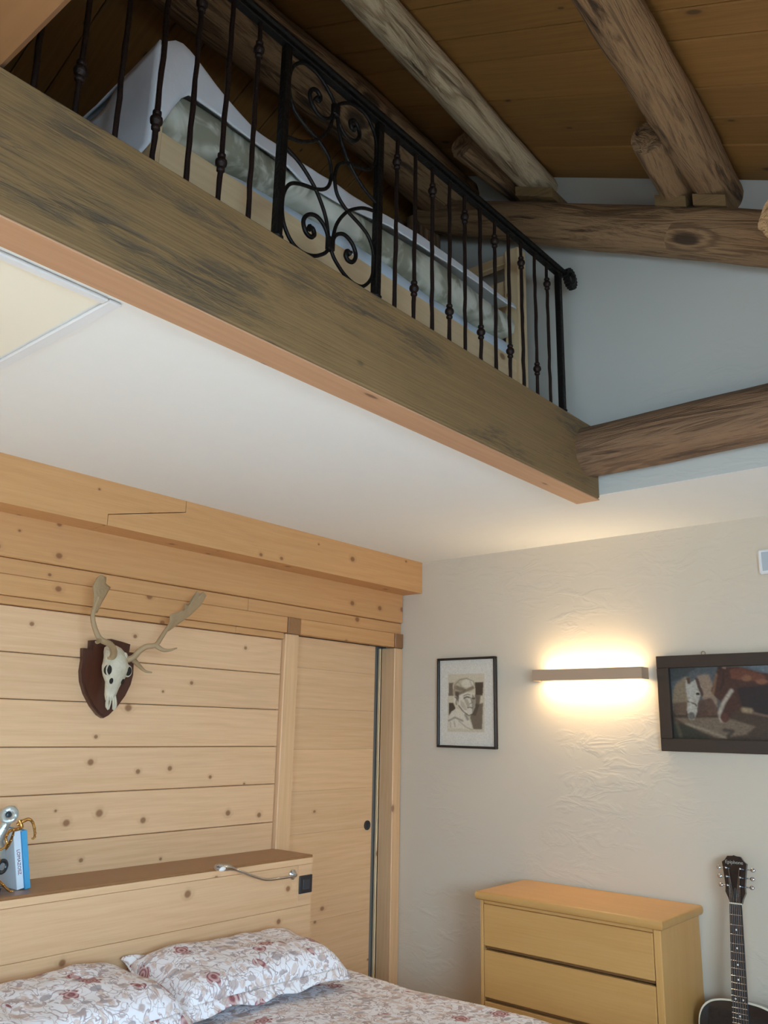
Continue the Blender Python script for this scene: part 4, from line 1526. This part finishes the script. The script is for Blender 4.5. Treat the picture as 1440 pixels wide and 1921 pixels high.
def pillow(cx, cy, lx, ly, th, z0, rot, tilt, seed, label):
    root = thing('pillow', label, 'pillow', (cx, cy, z0), 'floral pillows')
    root.rotation_euler = (0, tilt, rot)
    nu, nv = 40, 56

    def cush(side):
        def fn(u, v):
            a, b = 2 * u - 1, 2 * v - 1
            k = max(0., (1 - abs(a) ** 5)) ** .5 * max(0., (1 - abs(b) ** 7)) ** .5
            pin = 1 - .07 * (abs(a * b) ** 2)
            x, y = a * lx / 2 * (1 - .04 * (1 - b * b) * 0) * (1.0 - .05 * (1 - abs(b)) * abs(a) ** 6), b * ly / 2
            n = noise.noise((x * 5 + seed, y * 5, side)) * .016 * k + noise.noise((x * 14 + seed, y * 14, side)) * .007 * k
            z = th / 2 + side * (th / 2 * k * (.95 if side > 0 else .9)) + n
            if side < 0:
                z = max(z, .004)
            return (x, y, z)
        return fn
    g = G()
    g.grid(cush(1), nu, nv)
    n0 = len(g.v)
    g2 = G().grid(cush(-1), nu, nv)
    g.add(g2.v, [q[::-1] for q in g2.f])
    o = g.build('cushion', FLOR1, root, 80, local=True)
    # flange around the cushion
    def fl(u, v):
        th_ = 2 * PI * u
        ca, sa = math.cos(th_), math.sin(th_)
        m_ = max(abs(ca), abs(sa))
        ea, eb = ca / m_, sa / m_
        ex = .024 * v
        x, y = ea * (lx / 2 - .004 + ex), eb * (ly / 2 - .004 + ex)
        z = th / 2 + noise.noise((x * 9 + seed, y * 9, 5)) * .022 * v - .030 * v + (.05 * v * max(0, -ea) * max(0, -eb + .2))
        return (x, y, z)
    fo = G().grid(fl, 160, 5).build('flange', FLOR1, root, 80, local=True)
    md = fo.modifiers.new('thick', 'SOLIDIFY')
    md.thickness = .004
    return root


pillow(-2.385, 2.09, .36, .65, .142, .553, math.radians(-3), math.radians(6), 3, 'floral pillow nearer the sliding door')
pillow(-2.37, 1.355, .38, .72, .150, .553, math.radians(2), math.radians(6), 13, 'floral pillow at the left edge of the bed')

# ------------------------------------------------------------------ books and ornament on the shelf


def book(y0, y1, x0, x1, h, mat, label, lean, spine=None):
    bk = thing('book', label, 'book', ((x0 + x1) / 2, (y0 + y1) / 2, .9075), 'paperbacks on the headboard shelf')
    bk.rotation_euler = (math.radians(lean), 0, 0)
    bk.location.z += math.sin(math.radians(lean)) * (y1 - y0) / 2
    hy, hx = (y1 - y0) / 2, (x1 - x0) / 2

    def lp(n, m_, *a):
        return box(*a).build(n, m_, bk, local=True)
    lp('pages', plain('book_pages', (226, 220, 206), .8), -hx + .004, hx - .003, -hy + .0018, hy - .0018, .004, h - .004, .0005)
    lp('cover', mat, -hx, hx, -hy, -hy + .0016, 0, h, .0005)
    lp('cover', mat, -hx, hx, hy - .0016, hy, 0, h, .0005)
    sp = lp('spine', mat, hx - .003, hx, -hy + .0017, hy - .0017, 0, h, .0005)
    return bk, sp, hx


WB = plain('white_book_cover', (214, 228, 240), .4)
BB = plain('blue_book_cover', (72, 160, 208), .4)
bk, sp, hx = book(1.428, 1.451, -2.815, -2.69, .176, WB, 'white paperback with dark red spine lettering on the shelf', 11.5)
mt = Matrix.Translation((hx + .0003, 0, .082)) @ Matrix.Rotation(PI / 2, 4, 'Z') @ Matrix.Rotation(PI / 2, 4, 'X') @ Matrix.Rotation(-PI / 2, 4, 'Z')
text_mesh('spine_lettering', 'LOMAZOSZ', .0145, plain('maroon_ink', (104, 44, 60), .6), sp, mt)
book(1.4530, 1.470, -2.81, -2.685, .178, BB, 'bright blue paperback standing beside the white one', 11.5)

ON = thing('octopus_ornament', 'silver diving helmet ornament wrapped in gold octopus arms on the shelf', 'ornament', (-2.72, 1.345, .907))
DK = plain('gunmetal', (70, 78, 84), .35, .8, .3)
G().lathe([(.01, 0), (.050, 0), (.052, .012), (.040, .022), (.036, .04), (.030, .045)], (-2.72, 1.335, .908), 'z', 20).build('base', DK, ON, 40)
G().ell((-2.72, 1.335, 1.01), (.052, .052, .066), 12, 20).build('helmet', SILVER, ON, 60)
port = G()
n = 24


def torus(g, c, R, r, nx, seg=28, k=8):
    nx = Vector(nx).normalized()
    a = nx.orthogonal().normalized()
    b = nx.cross(a)
    vs, fs = [], []
    for i in range(seg):
        t = 2 * PI * i / seg
        d = a * math.cos(t) + b * math.sin(t)
        for j in range(k):
            q = 2 * PI * j / k
            vs.append(Vector(c) + d * (R + r * math.cos(q)) + nx * (r * .6 * math.sin(q)))
    for i in range(seg):
        for j in range(k):
            i2, j2 = (i + 1) % seg, (j + 1) % k
            fs.append([i * k + j, i2 * k + j, i2 * k + j2, i * k + j2])
    return g.add(vs, fs)


pn = (.75, -.5, .35)
torus(port, (-2.69, 1.372, 1.134), .018, .0105, pn).build('porthole_ring', SILVER, ON, 60)
G().ell((-2.692, 1.373, 1.133), (.006, .012, .012), 8, 12).build('porthole_glass', DK, ON, 60)
G().tube([(-2.71, 1.35, 1.06), (-2.70, 1.362, 1.09), (-2.695, 1.370, 1.112)], [.022, .016, .014], 12).build('porthole_neck', SILVER, ON, 60)
torus(G(), (-2.672, 1.362, .985), .017, .006, (1, .3, 0)).build('porthole_ring', DK, ON, 60)
arms = [[(-2.67, 1.392, 1.105), (-2.66, 1.408, 1.116), (-2.65, 1.418, 1.121), (-2.65, 1.432, 1.110), (-2.65, 1.442, 1.085), (-2.655, 1.446, 1.066), (-2.66, 1.440, 1.060)],
        [(-2.665, 1.395, 1.118), (-2.66, 1.402, 1.098), (-2.66, 1.383, 1.092), (-2.655, 1.363, 1.090), (-2.65, 1.350, 1.072), (-2.645, 1.353, 1.056), (-2.645, 1.342, 1.042), (-2.65, 1.322, 1.038)],
        [(-2.70, 1.30, .945), (-2.665, 1.325, .962), (-2.660, 1.345, .950), (-2.655, 1.362, .936), (-2.65, 1.380, .918), (-2.645, 1.392, .915)],
        [(-2.70, 1.29, 1.02), (-2.67, 1.30, 1.0), (-2.66, 1.318, 1.01), (-2.655, 1.335, 1.02), (-2.66, 1.345, 1.0)],
        [(-2.73, 1.385, 1.02), (-2.71, 1.392, 1.04), (-2.69, 1.390, 1.065), (-2.67, 1.385, 1.09)]]
for a in arms:
    cu2 = catmull(a, 6)
    nn = len(cu2)
    am = G().tube(cu2, [.0062 * (1 - .6 * i / nn) for i in range(nn)], 9).build('octopus_arm', GOLD, ON, 60)
    for i in range(2, nn - 2, 4):
        p = cu2[i]
        G().ell((p.x + .004, p.y, p.z), (.003, .0038, .0038), 5, 8).build('sucker', GOLD, am, 60)
